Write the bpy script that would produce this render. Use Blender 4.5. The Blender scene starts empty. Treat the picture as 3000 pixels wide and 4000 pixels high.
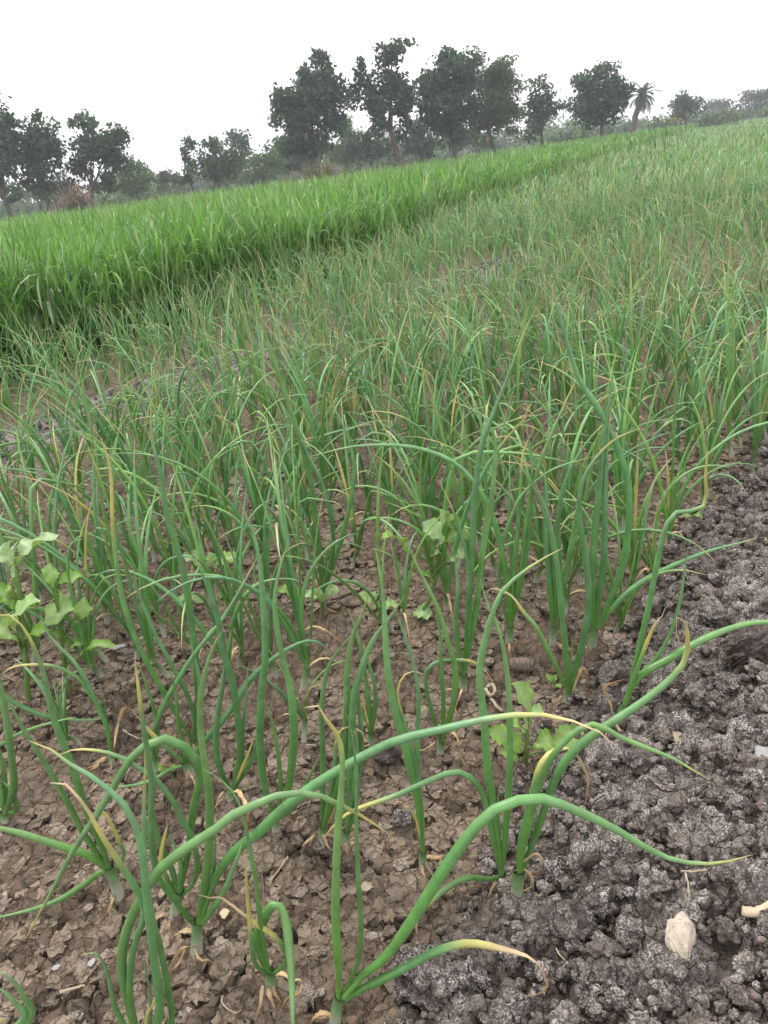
import bpy, math, numpy as np
from mathutils import Matrix, Vector

# ------------------------------------------------------------------ camera, sky, sun, exposure
SC = bpy.context.scene
COL = SC.collection
FPX, CAMH = 3010.0, 0.85
PITCH, ROLL = math.radians(24.3), math.radians(7.4)
FWD = np.array([0, math.cos(PITCH), -math.sin(PITCH)])
UP0 = np.array([0, math.sin(PITCH), math.cos(PITCH)])
RGT = np.array([1.0, 0, 0]) * math.cos(ROLL) - UP0 * math.sin(ROLL)
UPV = UP0 * math.cos(ROLL) + np.array([1.0, 0, 0]) * math.sin(ROLL)
CAM = np.array([0, 0, CAMH])
cd = bpy.data.cameras.new('camera')
cd.sensor_fit = 'VERTICAL'; cd.sensor_height = 24.0; cd.lens = 24.0 * FPX / 4000.0
cd.clip_start = 0.02; cd.clip_end = 3000
co = bpy.data.objects.new('camera', cd); COL.objects.link(co)
co.matrix_world = Matrix(((RGT[0], UPV[0], -FWD[0], 0), (RGT[1], UPV[1], -FWD[1], 0), (RGT[2], UPV[2], -FWD[2], CAMH), (0, 0, 0, 1)))
SC.camera = co

SUN_EL, SUN_AZ = math.radians(52), math.radians(-32)      # azimuth measured from +Y towards +X: ahead, to the left
W = bpy.data.worlds.new('World'); SC.world = W; W.use_nodes = True
nt = W.node_tree; nt.nodes.clear()
sky = nt.nodes.new('ShaderNodeTexSky'); sky.sky_type = 'NISHITA'; sky.sun_disc = False
sky.sun_elevation = SUN_EL; sky.sun_rotation = SUN_AZ; sky.dust_density = 4.0; sky.air_density = 1.0
ov = nt.nodes.new('ShaderNodeMix'); ov.data_type = 'RGBA'; ov.inputs['Factor'].default_value = 0.88
ov.inputs['B'].default_value = (10.6, 10.4, 10.6, 1)      # the even white of an overcast sky
bg = nt.nodes.new('ShaderNodeBackground'); bg.inputs['Strength'].default_value = 0.12
wo = nt.nodes.new('ShaderNodeOutputWorld')
nt.links.new(sky.outputs[0], ov.inputs['A']); nt.links.new(ov.outputs['Result'], bg.inputs['Color']); nt.links.new(bg.outputs[0], wo.inputs['Surface'])
sl = bpy.data.lights.new('sun', 'SUN'); sl.energy = 1.5; sl.angle = math.radians(12); sl.color = (1.0, 0.96, 0.9)
so = bpy.data.objects.new('sun', sl); COL.objects.link(so)
sd = Vector((math.sin(SUN_AZ) * math.cos(SUN_EL), math.cos(SUN_AZ) * math.cos(SUN_EL), math.sin(SUN_EL)))
so.rotation_euler = sd.to_track_quat('Z', 'Y').to_euler(); so.location = (0, 0, 30)
SC.view_settings.view_transform = 'Standard'; SC.view_settings.look = 'None'
SC.view_settings.exposure = 0.62; SC.view_settings.gamma = 1.0; SC.view_settings.use_curve_mapping = False
SC.render.engine = 'CYCLES'
SC.cycles.use_denoising = True
SC.cycles.max_bounces = 6; SC.cycles.diffuse_bounces = 3; SC.cycles.glossy_bounces = 2
SC.cycles.transmission_bounces = 4; SC.cycles.volume_bounces = 0; SC.cycles.transparent_max_bounces = 4

# ------------------------------------------------------------------ helpers
RNG = np.random.default_rng(7)
U = 3000.0 / 1659.0                                       # my measuring unit on the 3000 px wide photograph

def ss(a, b, x):
    t = np.clip((x - a) / (b - a), 0, 1); return t * t * (3 - 2 * t)

def h2(ix, iy, seed):
    a = (ix.astype(np.int64) * 374761393 + iy.astype(np.int64) * 668265263 + seed * 2147483647 + 1013904223) & 0xFFFFFFFF
    a = ((a ^ (a >> 13)) * 1274126177) & 0xFFFFFFFF
    a = ((a ^ (a >> 16)) * 2246822519) & 0xFFFFFFFF
    a = a ^ (a >> 15)
    return (a & 0xFFFFFF) / float(0x1000000)

def vn(x, y, seed=0):
    x = np.asarray(x, float); y = np.asarray(y, float)
    ix = np.floor(x); iy = np.floor(y); fx = x - ix; fy = y - iy
    ux = fx * fx * (3 - 2 * fx); uy = fy * fy * (3 - 2 * fy)
    a = h2(ix, iy, seed); b = h2(ix + 1, iy, seed); c = h2(ix, iy + 1, seed); d = h2(ix + 1, iy + 1, seed)
    return (a + (b - a) * ux + (c - a) * uy + (a - b - c + d) * ux * uy) * 2 - 1

def fbm(x, y, seed=0, o=4):
    s = 0; a = 0.5
    for k in range(o):
        s = s + a * vn(x * 2 ** k + 17.3 * k, y * 2 ** k - 9.1 * k, seed + k); a *= 0.5
    return s

def voro(x, y, seed=0):
    ix = np.floor(x); iy = np.floor(y)
    f1 = np.full(x.shape, 9.0); f2 = np.full(x.shape, 9.0); idv = np.zeros(x.shape); dx1 = np.zeros(x.shape); dy1 = np.zeros(x.shape)
    for j in (-1, 0, 1):
        for i in (-1, 0, 1):
            cx = ix + i; cy = iy + j
            px = cx + h2(cx, cy, seed); py = cy + h2(cx, cy, seed + 77)
            ex = x - px; ey = y - py
            d = np.sqrt(ex * ex + ey * ey)
            new = d < f1
            f2 = np.where(new, f1, np.minimum(f2, d))
            idv = np.where(new, h2(cx, cy, seed + 191), idv)
            dx1 = np.where(new, ex, dx1); dy1 = np.where(new, ey, dy1)
            f1 = np.where(new, d, f1)
    return f1, f2, idv, dx1, dy1

# the lie of the land: flat bed, a loose bund on one side, a lower broken bund across the bed
def ridge_s(x, y):
    return (x + 0.06) * 0.796 - (y - 0.54) * 0.605 + 0.035 * vn(x * 3.1 + 5, y * 3.1, 41)
def mound_s(x, y):
    return (x + 1.4) * 0.773 - (y - 2.77) * 0.635 + 0.07 * vn(x * 2.2, y * 2.2, 43)
def ridge_m(x, y):
    return ss(-0.05, 0.06, ridge_s(x, y))
def mound_m(x, y):
    return np.exp(-(mound_s(x, y) / 0.24) ** 2) * ss(-0.6, -0.1, vn(x * 0.9 + 2.1, y * 0.9 + 4.0, 45)) * (1 - ss(9, 14, y))
def gh(x, y):
    x = np.asarray(x, float); y = np.asarray(y, float)
    s = ridge_s(x, y)
    r = 0.07 * ss(-0.06, 0.30, s) * (1 - 0.8 * ss(0.55, 0.95, s)) * (1 - ss(40, 60, y))
    near = 1 - ss(15, 30, np.hypot(x, y))
    return r + 0.085 * mound_m(x, y) + near * (0.016 * fbm(x * 2.3, y * 2.3, 3, 3) + 0.012 * fbm(x * 7, y * 7, 9, 2) * (0.5 + ridge_m(x, y)))

def ray(u, v):
    return FWD + RGT * (u - 1500) / FPX - UPV * (v - 2000) / FPX
def at(u, v):
    """the place on the ground seen at a photograph pixel"""
    d = ray(u, v); z = 0.0
    for _ in range(6):
        p = CAM + d * (z - CAMH) / d[2]; z = float(gh(p[0], p[1]))
    return np.array([p[0], p[1], z])
def proj(P):
    q = np.asarray(P) - CAM; z = q @ FWD
    return 1500 + FPX * (q @ RGT) / z, 2000 - FPX * (q @ UPV) / z, z
def on_plane(u, v, p0, phi):
    """the point of a vertical plane through p0 (phi: its turn about Z) that is seen at pixel u,v"""
    n = np.array([-math.sin(phi), math.cos(phi), 0]); d = ray(u, v)
    return CAM + d * float(n @ (p0 - CAM)) / float(n @ d)

def mesh(name, V, F, mat=None, parent=None, cols=None, smooth=True, attrs=None):
    me = bpy.data.meshes.new(name)
    V = np.asarray(V, np.float32); me.vertices.add(len(V)); me.vertices.foreach_set('co', V.ravel())
    if not isinstance(F, (list, tuple)): F = [F]
    F = [np.asarray(f, np.int32) for f in F if len(f)]
    lv = np.concatenate([f.ravel() for f in F]); n = np.concatenate([np.full(len(f), f.shape[1], np.int32) for f in F])
    me.loops.add(len(lv)); me.loops.foreach_set('vertex_index', lv)
    me.polygons.add(len(n)); st = np.zeros(len(n), np.int32); st[1:] = np.cumsum(n)[:-1]
    me.polygons.foreach_set('loop_start', st)
    me.polygons.foreach_set('use_smooth', np.full(len(n), smooth))
    if cols is not None:
        a = me.attributes.new('col', 'FLOAT_COLOR', 'POINT')
        c = np.ones((len(V), 4), np.float32); c[:, :3] = cols; a.data.foreach_set('color', c.ravel())
    for k, v in (attrs or {}).items():
        a = me.attributes.new(k, 'FLOAT', 'POINT'); a.data.foreach_set('value', np.asarray(v, np.float32))
    me.update(calc_edges=True)
    o = bpy.data.objects.new(name, me); COL.objects.link(o)
    if mat: me.materials.append(mat)
    if parent is not None: o.parent = parent
    return o
def tag(o, label=None, cat=None, group=None, kind=None):
    for k, v in (('label', label), ('category', cat), ('group', group), ('kind', kind)):
        if v: o[k] = v
    return o
def empty(name, loc):
    o = bpy.data.objects.new(name, None); COL.objects.link(o); o.location = Vector(loc); o.empty_display_size = 0.02
    return o

class MB:
    """gathers pieces of one part"""
    def __init__(s): s.V = []; s.Q = []; s.T = []; s.C = []; s.n = 0
    def add(s, V, Q=None, T=None, C=None):
        V = np.asarray(V, float).reshape(-1, 3); s.V.append(V)
        if Q is not None and len(Q): s.Q.append(np.asarray(Q) + s.n)
        if T is not None and len(T): s.T.append(np.asarray(T) + s.n)
        s.C.append(np.broadcast_to(np.asarray(C if C is not None else (1, 1, 1), float), (len(V), 3)) if np.ndim(C) < 2 else np.asarray(C))
        s.n += len(V)
    def build(s, name, mat, parent=None, smooth=True, org=None):
        V = np.concatenate(s.V)
        if org is not None: V = V - np.asarray(org)
        F = []
        if s.Q: F.append(np.concatenate(s.Q))
        if s.T: F.append(np.concatenate(s.T))
        return mesh(name, V, F, mat, parent, np.concatenate(s.C), smooth)

def tubes(P, R, N, C, m, flat=None, twist=None):
    """n tubes with k rings of m sides. P (n,k,3), R (n,k), N (n,3) side vectors, C (n,k,3)"""
    P = np.asarray(P, float); n, k, _ = P.shape
    T = np.gradient(P, axis=1); T /= np.linalg.norm(T, axis=2, keepdims=True) + 1e-12
    Nk = np.repeat(np.asarray(N, float)[:, None, :], k, 1)
    Nk = Nk - T * np.sum(Nk * T, 2, keepdims=True); Nk /= np.linalg.norm(Nk, axis=2, keepdims=True) + 1e-9
    B = np.cross(T, Nk)
    if twist is not None:
        c = np.cos(twist)[..., None]; s_ = np.sin(twist)[..., None]
        Nk, B = Nk * c + B * s_, B * c - Nk * s_
    if flat is None: flat = np.full((n, k), 0.8)
    a = np.arange(m) * 2 * math.pi / m
    V = P[:, :, None, :] + R[:, :, None, None] * (np.cos(a)[None, None, :, None] * Nk[:, :, None, :] + flat[:, :, None, None] * np.sin(a)[None, None, :, None] * B[:, :, None, :])
    base = (np.arange(n) * k * m)[:, None, None]
    i = np.arange(k - 1)[None, :, None] * m; j = np.arange(m)[None, None, :]; j2 = (np.arange(m) + 1) % m; j2 = j2[None, None, :]
    Q = np.stack(np.broadcast_arrays(base + i + j, base + i + j2, base + i + m + j2, base + i + m + j), -1).reshape(-1, 4)
    Cc = np.repeat(np.asarray(C)[:, :, None, :], m, 2).reshape(-1, 3)
    return V.reshape(-1, 3), Q, Cc

def ribbons(P, Wd, N, C):
    """n flat blades of k points, half width Wd (n,k), across N (n,3)"""
    n, k, _ = P.shape
    V = np.stack([P - Wd[..., None] * N[:, None, :], P + Wd[..., None] * N[:, None, :]], 2)
    base = (np.arange(n) * k * 2)[:, None]; i = np.arange(k - 1)[None, :] * 2
    Q = np.stack([base + i, base + i + 1, base + i + 3, base + i + 2], -1).reshape(-1, 4)
    return V.reshape(-1, 3), Q, np.repeat(C[:, :, None, :], 2, 2).reshape(-1, 3)

def spline(P, n):
    """smooth curve through control points, n samples even in length"""
    P = np.asarray(P, float); Q = np.vstack([2 * P[0] - P[1], P, 2 * P[-1] - P[-2]])
    out = []
    for i in range(1, len(Q) - 2):
        p0, p1, p2, p3 = Q[i - 1], Q[i], Q[i + 1], Q[i + 2]
        for t in np.linspace(0, 1, 9)[:-1]:
            out.append(0.5 * ((2 * p1) + (-p0 + p2) * t + (2 * p0 - 5 * p1 + 4 * p2 - p3) * t * t + (-p0 + 3 * p1 - 3 * p2 + p3) * t ** 3))
    out.append(Q[-2]); out = np.array(out)
    s = np.r_[0, np.cumsum(np.linalg.norm(np.diff(out, axis=0), axis=1))]
    q = np.linspace(0, s[-1], n)
    return np.stack([np.interp(q, s, out[:, a]) for a in range(3)], 1), s[-1]

# ------------------------------------------------------------------ materials
def material(name):
    m = bpy.data.materials.new(name); m.use_nodes = True
    return m, m.node_tree, m.node_tree.nodes['Principled BSDF']
def node(t, kind, **kw):
    n = t.nodes.new(kind)
    for k, v in kw.items(): setattr(n, k, v)
    return n
def coords(t, scale, what='Object', stretch=None):
    tc = node(t, 'ShaderNodeTexCoord'); mp = node(t, 'ShaderNodeMapping')
    mp.inputs['Scale'].default_value = stretch or (scale, scale, scale)
    t.links.new(tc.outputs[what], mp.inputs['Vector']); return mp.outputs[0]
def noise(t, vec, scale, detail=3, rough=0.55):
    n = node(t, 'ShaderNodeTexNoise'); n.inputs['Scale'].default_value = scale; n.inputs['Detail'].default_value = detail
    n.inputs['Roughness'].default_value = rough
    if vec is not None: t.links.new(vec, n.inputs['Vector'])
    return n.outputs['Fac']
def maprange(t, v, a, b, c, d):
    n = node(t, 'ShaderNodeMapRange'); n.inputs[1].default_value = a; n.inputs[2].default_value = b; n.inputs[3].default_value = c; n.inputs[4].default_value = d
    t.links.new(v, n.inputs[0]); return n.outputs[0]
def mix(t, fac, a, b, mode='MIX'):
    n = node(t, 'ShaderNodeMix', data_type='RGBA', blend_type=mode)
    for s, v in (('Factor', fac), ('A', a), ('B', b)):
        if hasattr(v, 'links'): t.links.new(v, n.inputs[s])
        else: n.inputs[s].default_value = v if s == 'Factor' else (*v, 1)
    return n.outputs['Result']
def attr(t, name):
    n = node(t, 'ShaderNodeAttribute', attribute_name=name); return n
def math_(t, op, a, b):
    n = node(t, 'ShaderNodeMath', operation=op)
    for i, v in enumerate((a, b)):
        if hasattr(v, 'links'): t.links.new(v, n.inputs[i])
        else: n.inputs[i].default_value = v
    return n.outputs[0]
def bump(t, bsdf, h, strength, dist):
    n = node(t, 'ShaderNodeBump'); n.inputs['Strength'].default_value = strength; n.inputs['Distance'].default_value = dist
    t.links.new(h, n.inputs['Height']); t.links.new(n.outputs[0], bsdf.inputs['Normal'])

def leafy(name, rough, trans, tint, spec=0.5, speck=None, vary=(0.8, 1.2), nscale=40):
    """a leaf surface: its own colour from the mesh, mottled, part of the light passing through"""
    m, t, b = material(name)
    c = attr(t, 'col').outputs['Color']
    v = coords(t, 1, 'Object')
    nz = noise(t, v, nscale, 3)
    c = mix(t, 1.0, c, maprange(t, nz, 0.3, 0.7, *vary), 'MULTIPLY')
    if speck:
        s = maprange(t, noise(t, v, 290, 2), 0.725, 0.76, 0, 0.7)
        c = mix(t, s, c, speck)
        bl = maprange(t, noise(t, v, 55, 4, .65), .50, .66, 0, .20); c = mix(t, bl, c, (.27, .40, .27))
        rib = math_(t, 'SINE', math_(t, 'MULTIPLY', attr(t, 'around').outputs['Fac'], 46.0), 0.0)
        bump(t, b, math_(t, 'ADD', math_(t, 'MULTIPLY', rib, .10), noise(t, v, 120, 3)), .35, .0016)
    t.links.new(c, b.inputs['Base Color']); b.inputs['Roughness'].default_value = rough; b.inputs['Specular IOR Level'].default_value = spec
    if speck: b.inputs['Sheen Weight'].default_value = 0.08; b.inputs['Sheen Roughness'].default_value = 0.45; b.inputs['Sheen Tint'].default_value = (.85, 1, .9, 1)
    tr = node(t, 'ShaderNodeBsdfTranslucent'); t.links.new(mix(t, 1.0, c, tint, 'MULTIPLY'), tr.inputs['Color'])
    ms = node(t, 'ShaderNodeMixShader'); ms.inputs[0].default_value = trans
    out = t.nodes['Material Output']
    t.links.new(b.outputs[0], ms.inputs[1]); t.links.new(tr.outputs[0], ms.inputs[2]); t.links.new(ms.outputs[0], out.inputs['Surface'])
    return m
M_ONION = leafy('onion_leaf', 0.42, 0.06, (1.1, 1.25, 0.7), 0.6, speck=(0.45, 0.5, 0.3))
M_STEM = leafy('onion_stem', 0.5, 0.05, (1, 1, 0.9), 0.4)
M_DRY = leafy('dry_leaf', 0.8, 0.15, (1, 0.95, 0.8), 0.2, vary=(0.6, 1.25), nscale=90)
M_WHEAT = leafy('wheat_leaf', 0.45, 0.35, (1.25, 1.3, 0.6), 0.45, nscale=3)
M_WEED = leafy('weed_leaf', 0.5, 0.25, (1.2, 1.25, 0.6), 0.4, nscale=60)
M_CROWN = leafy('tree_leaf', 0.45, 0.28, (1.1, 1.3, 0.6), 0.4, nscale=0.6, vary=(0.6, 1.35))
M_STRAW = leafy('dry_grass', 0.8, 0.2, (1, 0.95, 0.8), 0.2, nscale=2)

def bark(name, a, b_):
    m, t, b = material(name)
    v = coords(t, 1, 'Object'); n = noise(t, v, 6, 5, 0.7)
    t.links.new(mix(t, maprange(t, n, 0.3, 0.7, 0, 1), a, b_), b.inputs['Base Color']); b.inputs['Roughness'].default_value = 0.9
    bump(t, b, noise(t, v, 30, 4), 0.6, 0.02); return m
M_BARK = bark('bark', (0.05, 0.04, 0.032), (0.13, 0.105, 0.085))

def soil(name, use_attr):
    m, t, b = material(name)
    v = node(t, 'ShaderNodeNewGeometry').outputs['Position']
    base = attr(t, 'col').outputs['Color']
    n1 = noise(t, v, 60, 6, 0.65); n2 = noise(t, v, 9, 4, 0.6); n3 = noise(t, v, 420, 3, 0.6)
    c = mix(t, 1.0, base, maprange(t, n1, 0.25, 0.75, 0.62, 1.35), 'MULTIPLY')
    c = mix(t, 1.0, c, maprange(t, n2, 0.3, 0.7, 0.82, 1.18), 'MULTIPLY')
    c = mix(t, 1.0, c, maprange(t, n3, 0.3, 0.7, 0.75, 1.25), 'MULTIPLY')
    # white salt bloom in crusts and specks
    crust = maprange(t, n3, 0.46, 0.60, 0, 1)
    patch = maprange(t, noise(t, v, 30, 4, 0.6), 0.38, 0.58, 0.1, 1)
    f = math_(t, 'MULTIPLY', crust, patch)
    f = math_(t, 'MULTIPLY', f, attr(t, 'salt').outputs['Fac'])
    c = mix(t, f, c, (0.60, 0.56, 0.535))
    t.links.new(c, b.inputs['Base Color']); b.inputs['Roughness'].default_value = 0.95; b.inputs['Specular IOR Level'].default_value = 0.15
    # hairline cracks between the crust plates, over the grain
    wv = node(t, 'ShaderNodeVectorMath', operation='MULTIPLY_ADD'); nn = node(t, 'ShaderNodeTexNoise'); nn.inputs['Scale'].default_value = 70; nn.inputs['Detail'].default_value = 3
    t.links.new(v, nn.inputs['Vector']); t.links.new(nn.outputs['Color'], wv.inputs[0]); wv.inputs[1].default_value = (.018, .018, .018); t.links.new(v, wv.inputs[2])
    vo = node(t, 'ShaderNodeTexVoronoi', feature='DISTANCE_TO_EDGE'); vo.inputs['Scale'].default_value = 46; t.links.new(wv.outputs[0], vo.inputs['Vector'])
    ck = maprange(t, vo.outputs['Distance'], 0.0, 0.10, 0, 0.75)
    hh = math_(t, 'ADD', math_(t, 'ADD', math_(t, 'MULTIPLY', n1, 1.0), math_(t, 'MULTIPLY', n3, 0.5)), ck)
    bump(t, b, hh, 1.0, 0.006)
    return m
M_SOIL = soil('soil', True)

# ------------------------------------------------------------------ ground
def build_ground():
    S = 0.0048
    ys = [-400, -150, -60, -25, -10, -4, -1.5, -0.6, -0.2, 0.0, 0.12, 0.2, 0.26, 0.3, 0.33]
    y = 0.35
    while y < 6: ys.append(y); y += S * max(1, y / 0.9)
    st = S * 6 / 0.9
    while y < 600: ys.append(y); y += st; st *= 1.035
    xs = [0.0]; x = S
    while x < 2.6: xs.append(x); x += S * max(1, x / 0.5)
    st = S * 5
    while x < 600: xs.append(x); x += st; st *= 1.055
    xs = np.array([-q for q in xs[:0:-1]] + xs); ys = np.array(ys)
    X, Y = np.meshgrid(xs, ys); nx, ny = len(xs), len(ys)
    Z = gh(X, Y)
    sx = np.gradient(xs)[None, :]; sy = np.gradient(ys)[:, None]; step = np.maximum(sx, sy)
    sub = np.where((step < 0.06) & (Y > 0.2))
    x, y, st = X[sub], Y[sub], step[sub]
    rm = np.maximum(ridge_m(x, y), 0.95 * ss(0.25, 0.7, mound_m(x, y)))
    # crust plates of the bed
    wx = x + 0.011 * fbm(x * 38, y * 38, 11, 2); wy = y + 0.011 * fbm(x * 38 + 40, y * 38, 13, 2)
    A = 1 / 0.027
    f1, f2, idv, dx, dy = voro(wx * A, wy * A, 21)
    e = f2 - f1
    h = (idv - 0.5) * 0.006 + (np.sin(idv * 57) * dx + np.cos(idv * 91) * dy) * 0.006
    crack = np.exp(-(e / 0.10) ** 2)
    h = h - 0.012 * crack * (0.35 + 0.65 * ss(-0.4, 0.3, vn(x * 9, y * 9, 5))) + 0.0018 * np.exp(-((e - 0.25) / 0.12) ** 2)
    wx2 = x + 0.006 * fbm(x * 70, y * 70, 15, 2); wy2 = y + 0.006 * fbm(x * 70 + 9, y * 70, 16, 2)
    g1, g2, id2, dx2, dy2 = voro(wx2 / 0.011, wy2 / 0.011, 31)
    rough = ss(-0.25, 0.3, vn(x * 6 + 3, y * 6, 71))
    h2_ = (id2 - 0.5) * 0.0028 * (0.2 + rough) - 0.003 * np.exp(-((g2 - g1) / 0.16) ** 2) + (np.sin(id2 * 57) * dx2) * 0.0016
    b1, b2, id4, _, _ = voro(x / 0.16 + 0.25 * fbm(x * 12, y * 12, 61, 2), y / 0.16 + 0.25 * fbm(x * 12 + 7, y * 12, 62, 2), 63)
    big = -0.014 * np.exp(-((b2 - b1) / 0.050) ** 2) + (id4 - 0.5) * 0.007
    bed = h * ss(0.024, 0.009, st) + h2_ * ss(0.010, 0.0055, st) + big * ss(0.05, 0.02, st)
    # loose clods of the bund
    def bumps(sz, amp, seed):
        q1, q2, qi, _, _ = voro((x + 0.25 * sz * vn(x * 2 / sz, y * 2 / sz, seed + 5)) / sz, (y + 0.25 * sz * vn(x * 2 / sz + 8, y * 2 / sz, seed + 6)) / sz, seed)
        r = 0.35 + 0.4 * qi
        return amp * (0.35 + 0.9 * qi) * np.sqrt(np.clip(1 - (q1 / r) ** 2, 0, 1))
    cl = bumps(0.06, 0.020, 51) + bumps(0.026, 0.011, 52) + bumps(0.012, 0.006, 53) * ss(0.012, 0.006, st) + 0.006 * fbm(x * 60, y * 60, 54, 3) - 0.012
    fade = ss(0.05, 0.02, st)
    Z[sub] += bed * (1 - rm) + cl * rm * fade
    peak = np.zeros(X.shape); peak[sub] = ss(0.0, 0.014, cl) * rm
    # colour of the dry earth: brown bed, greyer loose bund, far field soil
    dn = fbm(X * 1.7, Y * 1.7, 81, 4); dn2 = fbm(X * 11, Y * 11, 83, 3)
    rmA = np.maximum(ridge_m(X, Y), ss(0.25, 0.7, mound_m(X, Y)))[..., None]
    cb = np.array([0.185, 0.140, 0.102]) * (1 + 0.22 * dn + 0.2 * dn2)[..., None]
    cr = np.array([0.172, 0.142, 0.120]) * (1 + 0.25 * dn + 0.2 * dn2)[..., None]
    pale = 0.6 * ss(0.15, 0.5, fbm(X * 4.3 + 2, Y * 4.3, 85, 3))[..., None]
    cb = cb * (1 - 0.45 * pale) + np.array([0.27, 0.215, 0.165]) * 0.45 * pale
    C = cb * (1 - rmA) + cr * rmA
    far = ss(35, 60, np.hypot(X, Y))[..., None]
    C = C * (1 - far) + np.array([0.10, 0.12, 0.05]) * far
    salt = np.clip(rmA[..., 0] * (0.5 + 0.5 * ss(-0.2, 0.3, fbm(X * 5, Y * 5, 87, 3))) + 0.16 * ss(0.0, 0.35, fbm(X * 6 + 4, Y * 6, 88, 3)), 0, 1)
    salt = salt * (0.55 + 0.6 * peak) * (1 - far[..., 0])
    V = np.stack([X, Y, Z], -1).reshape(-1, 3)
    i = np.arange(ny - 1)[:, None] * nx; j = np.arange(nx - 1)[None, :]
    Q = np.stack([i + j, i + j + 1, i + nx + j + 1, i + nx + j], -1).reshape(-1, 4)
    global GROUND
    o = GROUND = mesh('ground', V, Q, M_SOIL, cols=np.clip(C, 0.01, 1).reshape(-1, 3), attrs={'salt': salt.ravel()})
    tag(o, 'cracked brown soil of the vegetable bed with a loose cloddy bund', kind='structure')
build_ground()

# ------------------------------------------------------------------ trees and brush along the far side of the field
def uv(x, y): return x * U, y * U
def tree_pt(ux, uy, D):
    u, v = uv(ux, uy); d = ray(u, v); return CAM + d * (D / d[1])

def leaf_cloud(mb, c, r, n, size, col, rng, ragged=0.35, elong=1.5, shell=0.45):
    """n folded leaves spread through an uneven lump of crown"""
    d = rng.normal(size=(n, 3)); d /= np.linalg.norm(d, axis=1, keepdims=True)
    rr = (shell + (1 - shell) * rng.random(n)) ** 0.7 * np.where(rng.random(n) < .08, rng.uniform(1, 1.35, n), 1)
    lump = 1 + ragged * (np.sin(d[:, 0] * 4.1 + c[0] * 3) * np.cos(d[:, 2] * 5.3 + c[2] * 2) + 0.6 * np.sin(d[:, 1] * 7 + d[:, 2] * 6 + c[0]))
    P = np.asarray(c) + d * np.asarray(r) * (rr * lump)[:, None]
    a = rng.normal(size=(n, 3)); a[:, 2] -= 0.4; a /= np.linalg.norm(a, axis=1, keepdims=True)
    b = np.cross(a, rng.normal(size=(n, 3))); b /= np.linalg.norm(b, axis=1, keepdims=True)
    nn = np.cross(a, b)
    s = size * rng.uniform(0.6, 1.4, n)[:, None]
    V = np.stack([P - a * s * 0.5 * elong, P + b * s * 0.42 + nn * s * 0.12, P + a * s * 0.5 * elong, P - b * s * 0.42 + nn * s * 0.12], 1)
    k = np.arange(n)[:, None] * 4
    T = np.concatenate([k + np.array([[0, 1, 2]]), k + np.array([[0, 2, 3]])])
    C = np.asarray(col) * rng.uniform(0.6, 1.5, (n, 1)) * (1 + rng.normal(0, 0.08, (n, 3)))
    mb.add(V.reshape(-1, 3), T=T, C=np.repeat(np.clip(C, 0.005, 1), 4, 0))

def limb(mb, pts, r0, r1, rng, m=7, n=9):
    P, L = spline(pts, n)
    P[1:-1] += rng.normal(0, L * 0.008, (n - 2, 3))
    R = np.linspace(r0, r1, n)[None, :] * (1 + 0.06 * rng.normal(size=(1, n)))
    V, Q, C = tubes(P[None], R, [[0.3, 1, 0.2]], np.ones((1, n, 3)), m, np.ones((1, n)))
    mb.add(V, Q, C=(1, 1, 1))

DARK = (0.046, 0.084, 0.048); MIDG = (0.056, 0.104, 0.048); ACAC = (0.095, 0.165, 0.058); OLIVE = (0.080, 0.112, 0.050); GREY = (0.066, 0.086, 0.054)
def tree(name, label, base, D, blobs, col, size=0.16, dens=1.0, trunk=0.12, seed=1, stems=1, group='trees along the far side of the field', lean=None):
    rng = np.random.default_rng(seed)
    B = tree_pt(base[0], base[1], D); B[2] = 0.0
    k = D / 1665.0 / math.cos(PITCH) * 0.93
    o = empty(name, B); tag(o, label, 'tree', group)
    cr = MB(); tk = MB(); cents = []
    for (cx, cy, rx, ry) in blobs:
        c = tree_pt(cx, cy, D + rng.uniform(-0.3, 0.3)); c[1] += rng.uniform(-0.4, 0.4) * rx * k
        cents.append(c)
        rxm, rym = rx * k * 1.32, ry * k * 1.10
        # every blob is a handful of leafy clumps, so gaps stay between them
        nc = max(6, int(10 * (rx * ry) / 900))
        for q in range(nc):
            dd = rng.normal(size=3); dd /= np.linalg.norm(dd); f = rng.uniform(0.1, 0.80)
            cc = c + dd * f * np.array([rxm, rxm * 0.9, rym])
            rr = np.array([rxm, rxm * 0.9, rym]) * rng.uniform(0.30, 0.50)
            n = int(dens * 0.95 * (rr[0] * rr[2] * math.pi) / (size * size * 0.5)) + 14
            leaf_cloud(cr, cc, rr, n, size, col, rng)
    top = np.mean(cents, 0)
    for s_ in range(stems):
        b0 = B + np.array([(s_ - (stems - 1) / 2) * trunk * 2.5, rng.uniform(-.2, .2), -0.2])
        fork = b0 * 0.45 + top * 0.55 + rng.normal(0, trunk, 3)
        if lean: fork = tree_pt(lean[0], lean[1], D)
        mid = (b0 + fork) / 2 + rng.normal(0, trunk * 0.8, 3)
        limb(tk, [b0, mid, fork], trunk * 1.15, trunk * 0.7, rng)
        for i, c in enumerate(cents):
            if i % stems == s_:
                limb(tk, [fork - (fork - mid) * rng.uniform(0, 0.5), (fork + c) / 2 + rng.normal(0, trunk, 3), c], trunk * 0.5, trunk * 0.12, rng, 5, 7)
    cr.build('crown', M_CROWN, o, False, B); tk.build('trunk', M_BARK, o, True, B)
    return o

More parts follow.
